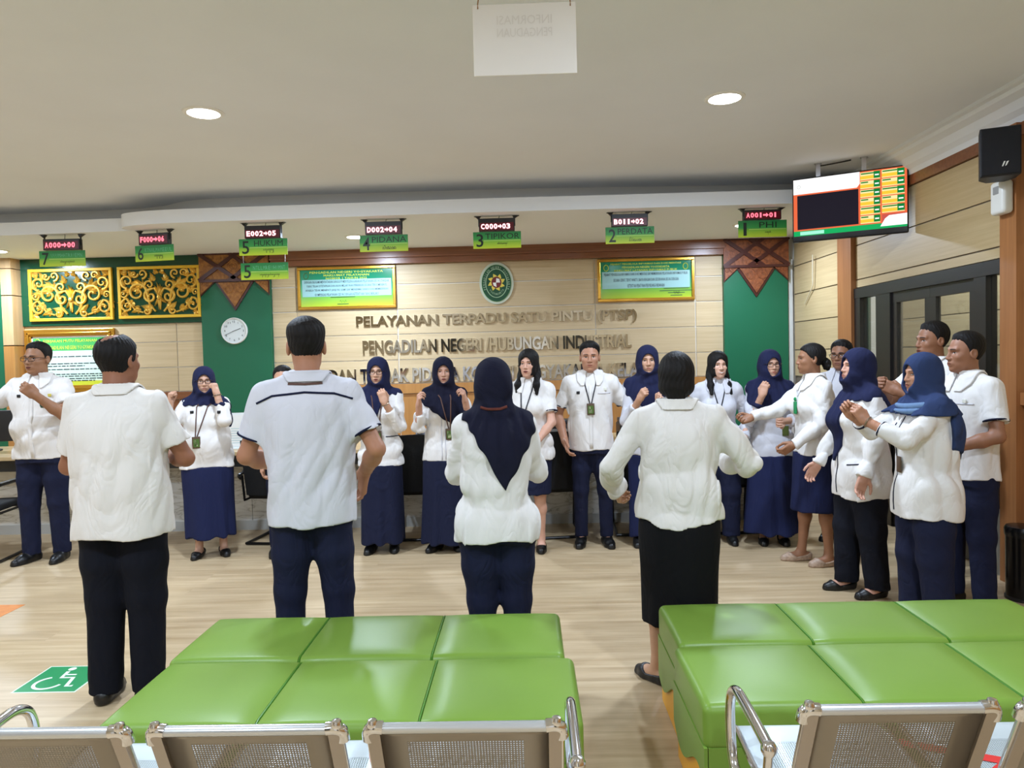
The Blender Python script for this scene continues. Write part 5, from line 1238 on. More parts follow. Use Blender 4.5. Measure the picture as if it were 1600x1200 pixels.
    # ---- hair
    if hair and not hijab:
        def hairf(P):
            q = hl(P); cr = head_shape(q, fem, False); yy = q[:, 1]; zl = np.interp(yy, [-0.12, -0.05, -0.022, -0.004, 0.010, 0.018, 0.030, 0.045, 0.075, 0.1], [-0.090, -0.076, -0.040, -0.020, -0.014, 0.022, 0.040, 0.060, 0.078, 0.084]) + 0.003 * np.sin(q[:, 0] * 230 + q[:, 1] * 90)
            tp = np.clip((q[:, 2] - zl) / 0.05, 0, 1); th_ = -0.002 + 0.012 * tp + 0.010 * np.clip((q[:, 2] - 0.03) / 0.08, 0, 1) * tp
            if hair == 'short': d = smax(cr - th_, zl - q[:, 2], 0.010)
            elif hair == 'fade': d = smax(cr - (-0.002 + 0.008 * tp + 0.017 * np.clip((q[:, 2] - 0.035) / 0.06, 0, 1) * tp), zl - q[:, 2], 0.008)
            elif hair == 'receding':
                zl = zl + 0.016 * np.clip((yy - 0.01) / 0.03, 0, 1) * (0.4 + 0.6 * np.clip(np.abs(q[:, 0]) / 0.05, 0, 1)); d = smax(cr - th_, zl - q[:, 2], 0.010)
            elif hair == 'thinning':
                d = smax(cr - 0.010, zl - q[:, 2], 0.010); d = smax(d, np.where(q[:, 2] > 0.06, 0.050 - np.sqrt(((q[:, 0] + 0.006) / 0.85) ** 2 + ((yy + 0.036) / 1.15) ** 2), -0.05), 0.006)
            elif hair == 'bob':
                d = smin(ell(q, (0, -0.018, 0.022), (0.095, 0.112, 0.114)), ell(q, (0, -0.030, -0.055), (0.092, 0.090, 0.062)), 0.03); d = smax(d, -ell(q, (0, 0.12, -0.045), (0.068, 0.125, 0.105)), 0.012)
                d = smin(d, ell(q, (0, -0.085, -0.100), (0.048, 0.026, 0.032)), 0.02)
            elif hair == 'bun':
                zb = np.interp(yy, [-0.12, -0.04, -0.005, 0.03, 0.05, 0.078], [-0.062, -0.055, -0.01, 0.030, 0.058, 0.076]); d = smax(cr - 0.010, zb - q[:, 2], 0.010)
                d = smin(d, ell(q, (0, -0.118, -0.040), (0.040, 0.036, 0.042)), 0.012)
                for i in range(7): a = i * 0.9; d = smin(d, ell(q, (0.032 * math.cos(a), -0.122 - 0.010 * math.sin(2 * a), -0.045 + 0.036 * math.sin(a)), (0.017, 0.017, 0.017)), 0.006)
            else:   # long, parted
                cp_ = smax(cr - (0.010 + 0.008 * np.clip((q[:, 2]) / 0.08, 0, 1)), -ell(q, (0.0, 0.10, -0.035), (0.052, 0.080, 0.098)), 0.012)
                cp_ = np.maximum(cp_, -0.10 - q[:, 2])
                bk = ell(q, (0, -0.065, -0.10), (0.096, 0.045, 0.165)); d = smin(cp_, bk, 0.03)
                for sgn in (-1, 1):
                    a0 = (sgn * 0.070, -0.01, 0.01); a1 = (sgn * 0.074, -0.010, -0.10); a2 = (sgn * 0.082, 0.036 + 0.02 * (hair == 'long'), -0.18); a3 = (sgn * 0.088, 0.070 if hair == 'long' else 0.082, -0.255)
                    d = smin(d, cap(q, a0, a1, 0.020, 0.026), 0.02); d = smin(d, cap(q, a1, a2, 0.026, 0.030), 0.03); d = smin(d, cap(q, a2, a3, 0.030, 0.016), 0.02)
            w = np.sin(np.arctan2(q[:, 0], q[:, 1] + 0.01) * 26 + 5 * np.sin(q[:, 2] * 30)) * 0.0012
            return (d + w) * hs
        zlow = 0.36 if hair in ('long', 'longs') else 0.16
        V, F = net(hairf, hc - np.array([0.16, 0.19, zlow]) * hs, hc + np.array([0.16, 0.16, 0.165]) * hs, 0.0045); fmesh('hair', [(V, F, m_hair)], root)
    # ---- garments
    if bottom == 'trousers':
        w_ = wide; hp = loft([(0.46 * H, .158 * s * g, .118 * s * gd, 0, 0), (0.52 * H, .168 * s * g, .122 * s * gd, 0, -0.004), (0.60 * H, .150 * s * g, .110 * s * gd, 0, 0)])
        def legc(P):
            d = hp(P)
            for sd, A, dr in ft:
                K = knee(sd, A); h0_ = np.array([sd * 0.078 * s * g, 0, 0.485 * H]); m0_ = h0_ + (K - h0_) * 0.5; d_ = smin(smin(cap(P, h0_, m0_, 0.094 * s * g, 0.084 * s * (0.5 * g + 0.5 * w_)), cap(P, m0_, K, 0.084 * s * (0.5 * g + 0.5 * w_), 0.066 * s * w_), 0.02), cap(P, K, A + np.array([0, -0.006, 0.05]), 0.064 * s * w_, 0.056 * s * w_), 0.03); d = smin(d, d_, 0.034)
            d = np.maximum(d, np.maximum(hemz - P[:, 2], P[:, 2] - hz - 0.02))
            kw = 0.15 + np.exp(-((P[:, 2] - 0.11) / 0.06) ** 2) + 0.5 * np.exp(-((P[:, 2] - kz) / 0.08) ** 2) + 0.4 * np.exp(-((P[:, 2] - 0.46 * H) / 0.07) ** 2)
            return d + 0.0042 * kw * (0.5 - np.abs(np.sin(P[:, 2] * 24 + 9 * P[:, 0] * np.sin(ph[8]) + 1.6 * np.sin(P[:, 0] * 14 + P[:, 1] * 11 + ph[7]) + ph[8])))
        V, F = net(legc, (-0.34, -0.30, -0.01), (0.34, 0.34, 0.62 * H), 0.0078); fmesh('trousers', [(V, F, bm)], root)
    elif bottom in ('long_skirt', 'skirt'):
        hb = hemz; fl_ = wide; mx = np.mean([A[0] for _, A, _ in ft]); my = np.mean([A[1] for _, A, _ in ft])
        lvk = [(hb, .168 * s * g * fl_, .150 * s * gd * fl_, mx, my + 0.01), (hb + (0.5 * H - hb) * 0.5, .170 * s * g * (0.5 + 0.5 * fl_), .142 * s * gd * (0.5 + 0.5 * fl_), mx * 0.5, my * 0.5), (0.50 * H, .174 * s * g, .130 * s * gd, 0, 0), (0.56 * H, .160 * s * g, .118 * s * gd, 0, 0), (0.61 * H, .140 * s * g, .105 * s * gd, 0, 0)]
        sk_ = loft(lvk, 2.15)
        def skf(P):
            a = np.arctan2(P[:, 0] - mx, P[:, 1] - my); u = np.clip((0.52 * H - P[:, 2]) / (0.52 * H - hb), 0, 1)
            return np.maximum(sk_(P), P[:, 2] - hz - 0.006 - hemc * np.clip(P[:, 0] / 0.2, -1, 1) ** 2) + (0.010 if bottom == 'long_skirt' else 0.003) * u * np.sin(a * 7 + ph[5] + 1.2 * np.sin(a * 3 + ph[6]))
        V, F = net(skf, (-0.36, -0.34, hb - 0.02), (0.36, 0.36, 0.63 * H), 0.0085); fmesh('skirt', [(V, F, bm)], root)
    for sd, A, dr in ft:
        K = np.array([sd * 0.0, 0, 0])
        def shf(P):
            u = (P - A) @ dr; d = footf(P, sd, A, dr, 0.007)
            if shoes == 'shoe': top = np.interp(u, [-0.06, 0.02, 0.10, 0.16], [0.095, 0.098, 0.075, 0.06])
            elif shoes == 'flat': top = np.interp(u, [-0.07, -0.03, 0.05, 0.085, 0.12], [0.064, 0.048, 0.034, 0.060, 0.075])
            else: top = np.interp(u, [-0.07, 0.0, 0.07, 0.12], [0.075, 0.075, 0.075, 0.07])
            d = np.maximum(d, P[:, 2] - top); d = smin(d, np.maximum(footf(P, sd, A, dr, 0.011), P[:, 2] - 0.016), 0.003); return np.maximum(d, -P[:, 2] + 0.0005)
        V, F = net(shf, A - [0.13, 0.13, 0.02] + dr * 0.04, A + [0.13, 0.13, 0.13] + dr * 0.06, 0.0052); fmesh('shoe', [(V, F, shm)], root)
    ylo, yhi = min(yl, -0.26 * gd), max(yh, 0.28 * gd)
    V, F = net(shirtf, (-xs - 0.05, ylo - 0.03, hz - 0.03), (xs + 0.05, yhi + 0.03, max(0.87 * H, ztop) + 0.04), 0.0072 / res); shirt_o = fmesh('shirt', [(V, F, shirt)], root)
    # collar
    if collar is not None and not hijab:
        def colf(P):
            zb = 0.838 * H; c = nb + np.array([0, 0.004, 0]); q = P - c; u = np.clip((P[:, 2] - zb) / 0.05, 0, 1); rr = np.hypot(q[:, 0], q[:, 1] * 1.02)
            st = np.maximum(np.abs(rr - (0.068 - 0.006 * u) * s) - 0.0036, np.maximum(zb - 0.02 - P[:, 2], P[:, 2] - (0.862 * H + 0.012)))
            z1 = 0.862 * H + 0.010; yf = np.clip(q[:, 1] / (0.08 * s), -1, 1)
            base = smin(torso(P), cap(P, nb + [0, 0, -0.02], nb + [0, 0, 0.10], 0.066 * s, 0.061 * s), 0.012)
            fl2 = np.maximum(np.abs(base - 0.0085) - 0.0036, np.maximum(np.maximum(rr - (0.104 + 0.030 * np.clip(yf, 0, 1)) * s, P[:, 2] - z1), z1 - 0.050 - 0.075 * np.clip(yf + 0.2, 0, 1) - P[:, 2]))
            d = np.minimum(st, fl2); a = np.abs(np.arctan2(q[:, 0], q[:, 1])); vw = (0.16 if not open_collar else 0.42) + 0.5 * np.clip((z1 - 0.02 - P[:, 2]) / 0.06, -1, 0)
            return np.maximum(d, (vw - a) * rr * (1.0))
        V, F = net(colf, nb - [0.15, 0.15, 0.09], nb + [0.15, 0.15, 0.09], 0.0036); fmesh('collar', [(V, F, collar)], shirt_o)
        if open_collar:
            pass
    # cuffs
    if cuff is not None:
        for nm in ('R', 'L'):
            S, E, W = arms[nm][:3]
            if cut: c = S + (E - S) * cut; u = nrm(E - S)
            else: u = nrm(W - E); c = W - u * (0.015 if sleeve == 'long' else 0.085)
            cf_ = lambda P: np.maximum(shirtf(P, 0.0, True) * 0 + sleeves(P, 0.0048), np.maximum((P - c) @ u - 0.0035, -0.009 - (P - c) @ u))
            cf2 = lambda P: np.maximum(cf_(P), np.linalg.norm(P - c, axis=1) - 0.11)
            V, F = net(cf2, c - 0.11, c + 0.11, 0.0032)
            if len(V): fmesh('cuff', [(V, F, cuff)], shirt_o)
    # ---- hijab
    hij_f = None
    if hijab:
        hm = hijm or C_HIJ
        hmask = hijab
        def hij_f(P):
            q = hl(P); hd0 = (head_shape(q, fem, False) - 0.021 - 0.004 * np.clip((q[:, 2] - 0.02) / 0.08, 0, 1)) * hs
            hd0 = smin(hd0, ell(q, (0, -0.050, -0.025), (0.103, 0.082, 0.100)) * hs, 0.03)
            nk = cap(P, tohead((0, 0.006, -0.088)), nb + [0, 0.010, 0.012], 0.084 * s, 0.112 * s); d = smin(hd0, nk, 0.04)
            op = (np.sqrt((q[:, 0] / 0.0555) ** 2 + ((q[:, 2] + 0.020) / 0.083) ** 2) - 1) * 0.055 * hs; op = np.maximum(op, (0.030 - q[:, 1]) * hs)
            d = smax(d, -op, 0.008)
            sf = smin(torso(P), sleeves(P) + 0.010 + 0.6 * np.maximum(0, np.abs(P[:, 0]) - shx - 0.03), 0.03); dr_ = None
            for mk in hmask(P, H, s):
                e = smax(sf - mk[1], mk[0], 0.010); dr_ = e if dr_ is None else np.minimum(dr_, e)
            if dr_ is not None: d = smin(d, dr_, 0.022)
            a = np.arctan2(P[:, 0], P[:, 1] + 0.02)
            fold = np.sin(P[:, 2] * 60 + 3.0 * np.sin(a * 2.0 + ph[9]) + 2 * np.abs(a)) * np.exp(-((P[:, 2] - 0.86 * H) / 0.055) ** 2) * 0.0045 + np.sin(P[:, 0] / np.maximum(0.25, (0.98 * H - P[:, 2]) * 3.2) * 95 + ph[10] + 1.2 * np.sin(P[:, 2] * 7)) * 0.0040 * np.clip((0.86 * H - P[:, 2]) / 0.06, 0, 1)
            return d + fold
        V, F = net(hij_f, (-0.36, -0.34, 0.50 * H), (0.36, 0.36, H + 0.05), 0.0058 / res ** 0.5); fmesh('hijab', [(V, F, hm)], root)
    # ---- things drawn on or hung on the clothes
    def outer(P):
        d = shirtf(P)
        if hij_f is not None: d = np.minimum(d, hij_f(P))
        return d
    def onto(X, Z, off, fr=1, f=None):
        q = np.stack([X, np.full(len(X), 0.50 * fr), Z], 1); f = f or outer
        for _ in range(46): q[:, 1] = fr * np.maximum(fr * q[:, 1] - np.clip(f(q), -0.05, 0.2) * 0.7, -0.01)
        q[:, 1] += fr * off; return q
    def strip(pts, w, off, m, name, par, fr=1, f=None, per=10):
        P2 = []
        for (a, b) in zip(pts[:-1], pts[1:]):
            for i in range(per): P2.append(np.array(a) + (np.array(b) - np.array(a)) * i / per)
        P2.append(np.array(pts[-1])); P2 = np.array(P2); tg = np.gradient(P2, axis=0); tg /= np.linalg.norm(tg, axis=1)[:, None]; nn = np.stack([-tg[:, 1], tg[:, 0]], 1)
        A = P2 + nn * w / 2; B = P2 - nn * w / 2; n = len(P2)
        qa = onto(A[:, 0], A[:, 1], off, fr, f); qb = onto(B[:, 0], B[:, 1], off, fr, f); F_ = np.array([(i, i + 1, n + i + 1, n + i) for i in range(n - 1)])
        o = mesh_obj(name, np.concatenate([qa, qb]), F_, [m], None, par, True); md = o.modifiers.new('solidify', 'SOLIDIFY'); md.thickness = 0.0016; md.offset = 0
        return o
    def plaque(cx, cz, w, h, off, m, name, par, tilt=0.0, fr=1, extra=()):
        q = onto(np.array([cx, cx, cx]), np.array([cz + h * 0.45, cz, cz - h * 0.45]), 0, fr); yb = (q[:, 1] * fr).max() * fr + fr * off
        b = MB(); b.T = Matrix.Translation((cx, yb, cz)) @ Matrix.Rotation(tilt, 4, 'Y')
        b.rbox((-w / 2, -0.003, -h / 2), (w / 2, 0.003, h / 2), 0.003, m, 2)
        for (u0, v0, u1, v1, mm) in extra: b.box((u0 * w, fr * 0.003, v0 * h), (u1 * w, fr * 0.0042, v1 * h), mm)
        return b.build(name, par, True)
    if lanyard is not None:
        bx, bz = lanyard; bz *= H
        for q in (-1, 1):
            strip([(q * 0.052 * s, 0.848 * H if not hijab else 0.815 * H), (q * 0.045 * s + bx * 0.3, 0.80 * H), (bx + q * 0.006, bz + 0.045)], 0.009, 0.004, lm, 'lanyard', root)
        if badge: plaque(bx, bz, 0.062, 0.095, 0.008, m_badge, 'id_badge', root, 0.03, 1, ((-0.36, -0.38, 0.36, 0.30, m_badge2), (-0.15, -0.30, 0.22, -0.02, m_badgep), (0.02, 0.02, 0.26, 0.22, m_badgep)))
    for ex in extras:
        k = ex[0]
        if k == 'strip': strip(ex[2], ex[3], 0.0026, ex[4], ex[1], shirt_o, ex[5] if len(ex) > 5 else 1, lambda P: shirtf(P, 0, True, False))
        elif k == 'fullstrip': strip(ex[2], ex[3], 0.003, ex[4], ex[1], shirt_o, ex[5], shirtf, 16)
        elif k == 'hstrip': strip(ex[2], ex[3], 0.004, ex[4], ex[1], root, ex[5] if len(ex) > 5 else 1)
        elif k == 'pin': plaque(ex[1], ex[2] * H, 0.028, 0.024, 0.003, ex[3] if len(ex) > 3 else m_pin, 'pin', shirt_o)
        elif k == 'pocket':
            px, pz, pw = ex[1], ex[2] * H, ex[3]; strip([(px - pw / 2, pz), (px + pw / 2, pz + (ex[5] if len(ex) > 5 else 0))], 0.007, 0.0022, ex[4], 'pocket_edge', shirt_o, 1, lambda P: shirtf(P, 0, True, False))
        elif k == 'fn': ex[1](dict(root=root, shirt=shirt_o, arms=arms, H=H, s=s, hc=hc, Rh=Rh, hs=hs, onto=onto, tohead=tohead, strip=strip, plaque=plaque, nb=nb))
    for nm in bracelet:
        S, E, W = arms[nm][:3]; u = Vector(nrm(W - E)); c = Vector(W) - u * 0.012; e1 = u.orthogonal().normalized(); e2 = u.cross(e1); r_ = fore[1] * 1.22 * s
        b = MB(); b.tube([c + (e1 * math.cos(a) + e2 * math.sin(a)) * r_ for a in np.linspace(0, 2 * PI, 17)[:-1]], 0.0055, m_watch, 6, closed=True); b.build('bracelet', root, True)
    if glasses:
        b = MB(); T_ = Matrix.Translation(Vector(hc)) @ Matrix([list(r) for r in Rh]).to_4x4() @ Matrix.Scale(hs, 4); b.T = T_
        for q in (-1, 1):
            ring = []
            for i in range(20):
                a = 2 * PI * i / 20; ca, sa = math.cos(a), math.sin(a); ring.append((q * 0.0335 + 0.0262 * np.sign(ca) * abs(ca) ** 0.7, 0.1035 - 0.18 * max(0, abs(q * 0.0335 + 0.026 * ca) - 0.03), 0.0 + 0.0185 * np.sign(sa) * abs(sa) ** 0.75))
            b.tube(ring, 0.0021, m_glsf, 6, closed=True)
            b.tube([(q * 0.060, 0.097, 0.008), (q * 0.080, 0.075, 0.009), (q * 0.083, 0.0, 0.006)], 0.0021, m_glsf, 6)
        b.tube([(-0.0085, 0.1035, 0.004), (0, 0.106, 0.006), (0.0085, 0.1035, 0.004)], 0.0021, m_glsf, 6); b.build('glasses', root, True)
    return root
# ================================================================ the people
def m_sh(zf, t=0.013): return lambda P, H, s: [(zf * H - P[:, 2], t)]
UPF = dict(h='fist', n=(-0.9, 0.3, 0.2))

# --- seen from behind, in front of the benches
person('person seen from behind, heavyset man in plain warm white shirt and black trousers, hair thinning', -1.945, 3.44, 184, 1.73, head=170, g=1.13, gd=1.25, shw=0.95, belly=0.02, tone=(150, 98, 70),
       R=dict(w=(-0.06, 0.27, 0.645), p=(0.50, -0.15, 1.10), h='relax'), L=dict(w=(-0.04, 0.25, 0.635), p=(0.40, -0.2, 1.1), h='relax'), hair='thinning', shirt=C_WARM, sleeve='short', hem=0.455, collar=C_WARM, bottom='trousers', bm=C_DKT, wide=1.28, hemz=0.045,
       feet=((0.10, -0.02, 0.15), (-0.095, -0.03, -0.1)), seed=3, res=1.15)
person('person seen from behind, tall man in pale grey shirt with dark piping across the shoulders', -1.045, 3.46, 190, 1.775, head=195, g=1.03, gd=1.0, tone=(176, 122, 92),
       R=dict(w=(0.06, 0.13, 0.575), p=(0.52, -0.35, 1.05), h='relax', d=(-0.15, 0.35, -1), n=(-0.9, -0.3, 0)), L=dict(w=(0.0, 0.24, 0.60), p=(0.52, -0.3, 1.1), h='relax', n=(-0.9, 0, 0)), hair='fade', shirt=C_GREY, hem=0.462, cuff=C_PIPE, collar=C_GREY, bottom='trousers', wide=1.05,
       feet=((0.118, 0, 0.2), (-0.118, 0, -0.2)), seed=5, res=1.15, extras=(('fullstrip', 'shoulder_piping', [(-0.222, 1.395), (-0.15, 1.428), (0, 1.442), (0.13, 1.432), (0.215, 1.405)], 0.009, C_PIPE, -1), ('fullstrip', 'lanyard', [(-0.078, 1.482), (0.0, 1.479), (0.078, 1.482)], 0.010, m_lan, -1)))
person('person seen from behind, woman in navy hijab falling to a point down her back', -0.165, 3.47, 183, 1.56, fem=True, g=1.17, gd=1.15, tone=(180, 130, 100),
       R=dict(w=(-0.02, 0.25, 0.745), p=(0.36, -0.3, 0.85), h='half'), L=dict(w=(-0.02, 0.25, 0.745), p=(0.34, -0.3, 0.85), h='half'), hijab=lambda P, H, s: [(np.maximum((0.965 + 1.80 * np.abs(P[:, 0] - 0.045) - P[:, 2]) / 2.06, P[:, 1] - 0.02), 0.018), (np.maximum(0.83 * H - P[:, 2], np.abs(P[:, 0]) - 0.15), 0.012)], hijm=C_HIJD,
       sleeve='long', hem=0.468, bottom='trousers', bm=C_NAVYT, wide=1.15, feet=((0.09, 0, 0.1), (-0.08, 0, -0.1)), seed=8, res=1.15,
       extras=(('hstrip', 'neck_band', [(-0.062, 1.352), (-0.03, 1.343), (0.03, 1.343), (0.062, 1.352)], 0.012, cloth('brown_band', (98, 52, 44)), -1),))
person('person seen from behind, short black haired woman in white blouse and black pencil skirt', 0.70, 3.48, 170, 1.575, fem=True, head=166, g=1.17, gd=1.12, shw=1.22, tone=(196, 150, 118),
       R=dict(w=(0.02, 0.22, 0.665), p=(0.60, -0.25, 1.0), h='fist'), L=dict(w=(0.125, 0.12, 0.575), p=(0.50, -0.5, 1.1), h='half'), hair='bob', shirt=C_WARM, sleeve='long', hem=0.492, hemc=0.035, wrk=1.3, collar=C_WARM, bottom='skirt', bm=C_BLACK, hemz=0.30, wide=0.97, shoes='flat',
       feet=((0.105, 0.03, 0.25), (-0.112, 0.0, -0.75)), seed=11, res=1.15, loose=0.012)

# --- the row facing the camera along the counter
def pocket_card(c):
    c['plaque'](0.0 - 0.10, 0.725 * c['H'], 0.075, 0.052, 0.004, M('dark_green_card', (34, 66, 48), 0.4), 'name_card', c['shirt'], 0.1)
person('person at the left edge, tall man in spectacles with a raised fist and navy trousers', -4.0, 5.95, 6, 1.785, head=-6, g=1.12, gd=1.12, belly=0.01, tone=(158, 112, 82), R=dict(w=(0.14, 0.20, 0.70), p=(0.7, -0.1, 1.1), **UPF), L=dict(abs=True, w=(-0.13, 0.32, 1.375), p=(-0.45, 0.1, 0.9), h='fist', n=(0.6, -0.6, 0.2)),
       hair='receding', glasses=True, mouth='open', hem=0.478, collar=C_WHITE, open_collar=True, bottom='trousers', wide=1.12, feet=((0.12, 0.02, 0.35), (-0.11, 0, -0.05)), seed=21, extras=(('pin', -0.13, 0.765, M('gold_pin', (206, 190, 90), 0.3)), ('pin', 0.10, 0.765, m_black), ('strip', 'placket', [(0.0, 0.815 * 1.785), (0.0, 0.485 * 1.785)], 0.03, C_WHITE), ('fn', pocket_card)))
person('person in navy hijab and spectacles, stout woman with both fists raised to her face', -2.665, 6.0, 24, 1.548, fem=True, g=1.26, gd=1.3, bust=0.02, belly=0.03, tone=(206, 160, 134), R=dict(abs=True, w=(0.255, 0.15, 1.285), p=(0.36, 0.02, 0.3), h='fist', n=(-0.9, 0.3, 0)), L=dict(abs=True, w=(-0.09, 0.20, 1.345), p=(-0.36, 0.04, 0.3), h='fist', n=(0.6, -0.5, 0)),
       hijab=lambda P, H, s: [(0.808 * H - P[:, 2], 0.014), (np.maximum(np.maximum(np.abs(P[:, 0] + 0.20) - 0.035, 1.05 - P[:, 2]), P[:, 1] - 0.0), 0.02)], glasses=True, sleeve='tq', hem=0.482, bottom='long_skirt', bm=C_NAVYS, hemz=0.17, wide=0.98, shoes='flat', feet=((0.085, 0, 0.35), (-0.10, 0, -0.15)), seed=22, bracelet='L', lanyard=(0.075, 0.62),
       extras=(('pin', 0.10, 0.775, m_black), ('pin', -0.10, 0.775, m_black)))
person('person mostly hidden behind the tall grey shirted man, only black hair showing', -2.01, 6.0, 12, 1.545, g=1.0, tone=(190, 140, 110), hair='short', collar=C_WHITE, bottom='trousers', seed=23, bodyres=0.014)
person('person in navy hijab and spectacles, woman with one fist under her chin and long skirt', -1.235, 6.05, 4, 1.59, fem=True, head=0, g=1.06, gd=1.1, bust=0.01, tone=(214, 166, 138), L=dict(abs=True, w=(-0.075, 0.235, 1.245), p=(-0.40, 0.02, 0.5), h='half', n=(0.3, -0.8, 0), d=(0.25, 0.1, 1)), R=dict(abs=True, w=(0.15, 0.22, 1.22), p=(0.34, 0.0, 0.4), h='fist', n=(-0.8, 0.3, 0)),
       hijab=lambda P, H, s: [(0.815 * H - P[:, 2], 0.013), (np.maximum((0.93 + 2.6 * np.abs(P[:, 0] - 0.075) - P[:, 2]) / 2.8, -P[:, 1]), 0.018)], glasses=True, mouth='open', sleeve='tq', hem=0.452, bottom='long_skirt', bm=C_NAVYT, hemz=0.085, wide=1.08, feet=((0.09, 0.02, 0.2), (-0.09, 0, -0.1)), seed=24, bracelet='L', lanyard=(0.0, 0.605),
       extras=(('pocket', -0.11, 0.60, 0.10, C_PIPE, 0.004),))
person('person in very dark hijab with front drape, woman with both hands raised', -0.70, 6.08, 8, 1.578, fem=True, g=1.13, gd=1.15, bust=0.012, tone=(200, 152, 128), R=dict(abs=True, w=(0.205, 0.19, 1.215), p=(0.33, 0.0, 0.3), h='half', n=(-0.8, -0.2, 0)), L=dict(abs=True, w=(-0.165, 0.20, 1.235), p=(-0.36, 0.0, 0.35), h='half', n=(0.8, -0.2, 0)),
       hijab=lambda P, H, s: [(0.812 * H - P[:, 2], 0.013), (np.maximum((1.0 + 0.75 * np.maximum(0, P[:, 0] + 0.11) + 2.5 * np.maximum(0, -(P[:, 0] + 0.14)) - P[:, 2]) / 1.4, -P[:, 1]), 0.018)], hijm=C_HIJD, mouth='open', sleeve='tq', hem=0.472, bottom='long_skirt', bm=C_NAVYT, hemz=0.075, wide=1.2, feet=((0.09, 0.03, 0.6), (-0.08, 0.02, 0)), seed=25, lanyard=(-0.035, 0.612),
       extras=(('strip', 'placket', [(0.03, 1.15), (0.03, 0.76)], 0.006, C_GREY), ('strip', 'placket', [(0.0, 1.15), (0.0, 0.76)], 0.006, C_GREY)))
person('person with long loose black hair and dark lanyard, woman in short sleeves and knee skirt', 0.01, 5.98, -8, 1.63, fem=True, head=-16, g=1.05, gd=1.05, bust=0.012, tone=(216, 166, 142), L=dict(abs=True, w=(-0.075, 0.24, 0.905), p=(-0.60, -0.2, 1.0), h='half', n=(0.3, -0.5, 0.6)), R=dict(abs=True, w=(0.09, 0.24, 0.92), p=(0.55, -0.2, 1.0), h='half', n=(-0.3, -0.5, 0.6)),
       hair='long', mouth='open', cuff=C_PIPE, collar=C_WHITE, open_collar=True, hem=0.465, bottom='skirt', hemz=0.47, wide=0.98, bm=C_NAVYT, shoes='flat', feet=((0.08, 0, 0.1), (-0.07, 0, -0.1)), seed=26, lanyard=(0.04, 0.645), lm=m_lanb, badge=True)
person('person in black sneakers, young man in short sleeved shirt with hanging arms and name badge', 0.515, 6.10, -5, 1.678, g=0.98, gd=1.0, tone=(186, 134, 106), R=dict(w=(0.045, 0.07, 0.525), p=(0.6, -0.4, 1.0), h='relax'), L=dict(w=(0.10, 0.07, 0.55), p=(0.6, -0.4, 1.0), h='relax'), hair='fade', cuff=C_PIPE, collar=C_WHITE, open_collar=True, hem=0.478, bottom='trousers', wide=0.95, hemz=0.075, shoes='sneaker',
       feet=((0.10, 0.0, 0.12), (-0.11, 0.0, -0.25)), seed=27, lanyard=(0.0, 0.68), lm=m_lanb, extras=(('pin', 0.10, 0.76, m_black), ('pin', -0.12, 0.775), ('strip', 'placket', [(0.0, 1.33), (0.0, 0.82)], 0.028, C_WHITE), ('pocket', -0.11, 0.755, 0.10, C_GREY, 0.0)))
person('person in navy hijab half hidden behind the short haired woman, hand near her chin', 0.985, 6.08, -4, 1.63, fem=True, g=1.05, tone=(206, 158, 130), R=dict(abs=True, w=(0.085, 0.21, 1.22), p=(0.34, 0.0, 0.4), h='fist', n=(-0.6, -0.5, 0)), L=dict(abs=True, w=(-0.1, 0.22, 1.2), p=(-0.5, 0, 0.9), h='fist'), hijab=lambda P, H, s: [(0.80 * H - P[:, 2], 0.013), (np.maximum((1.1 + 0.8 * np.abs(P[:, 0]) - P[:, 2]) / 1.3, -P[:, 1]), 0.016)], sleeve='tq', shirt=C_GREY, hem=0.46,
       bottom='long_skirt', bm=C_NAVYS, hemz=0.08, seed=28, bodyres=0.014)
person('person smiling with long straight black hair, young woman in long sleeves and wide trousers', 1.565, 6.10, -8, 1.575, fem=True, head=4, g=0.98, bust=0.01, tone=(222, 174, 150), R=dict(w=(0.03, 0.12, 0.56), p=(0.5, -0.4, 1.0), h='relax'), L=dict(w=(0.045, 0.12, 0.56), p=(0.5, -0.4, 1.0), h='relax'), hair='longs', mouth='smile', sleeve='long', shirt=C_GREY, collar=C_GREY, open_collar=True, hem=0.47, bottom='trousers', wide=1.35, feet=((0.09, 0, 0.1), (-0.09, 0, -0.1)), seed=29,
       lanyard=(0.0, 0.68), lm=m_lanb, badge=False)
person('person in navy hijab and spectacles by the green pillar, hand at chin, long skirt', 1.985, 6.08, -10, 1.57, fem=True, head=3, g=1.08, gd=1.1, bust=0.012, tone=(212, 164, 138), R=dict(abs=True, w=(0.09, 0.215, 1.23), p=(0.36, 0.0, 0.4), h='half', n=(-0.4, -0.7, 0), d=(-0.25, 0.1, 1)), L=dict(abs=True, w=(-0.06, 0.26, 1.02), p=(-0.5, -0.1, 0.95), h='half'),
       hijab=lambda P, H, s: [(0.765 * H - P[:, 2], 0.015), (np.maximum((1.08 + 0.30 * np.abs(P[:, 0] + 0.02) - P[:, 2]), -P[:, 1]), 0.018)], hijm=C_HIJ, glasses=True, sleeve='tq', hem=0.458, shirt=C_GREY, bottom='long_skirt', bm=C_NAVYS, hemz=0.10, wide=1.36, shoes='flat', feet=((0.07, 0.03, 0.1), (-0.08, 0.02, -0.1)), seed=30,
       extras=(('fn', lambda c: c['plaque'](-0.10, 0.93, 0.05, 0.08, 0.006, M('olive_badge', (80, 92, 40), 0.4), 'id_badge', c['root'])),))

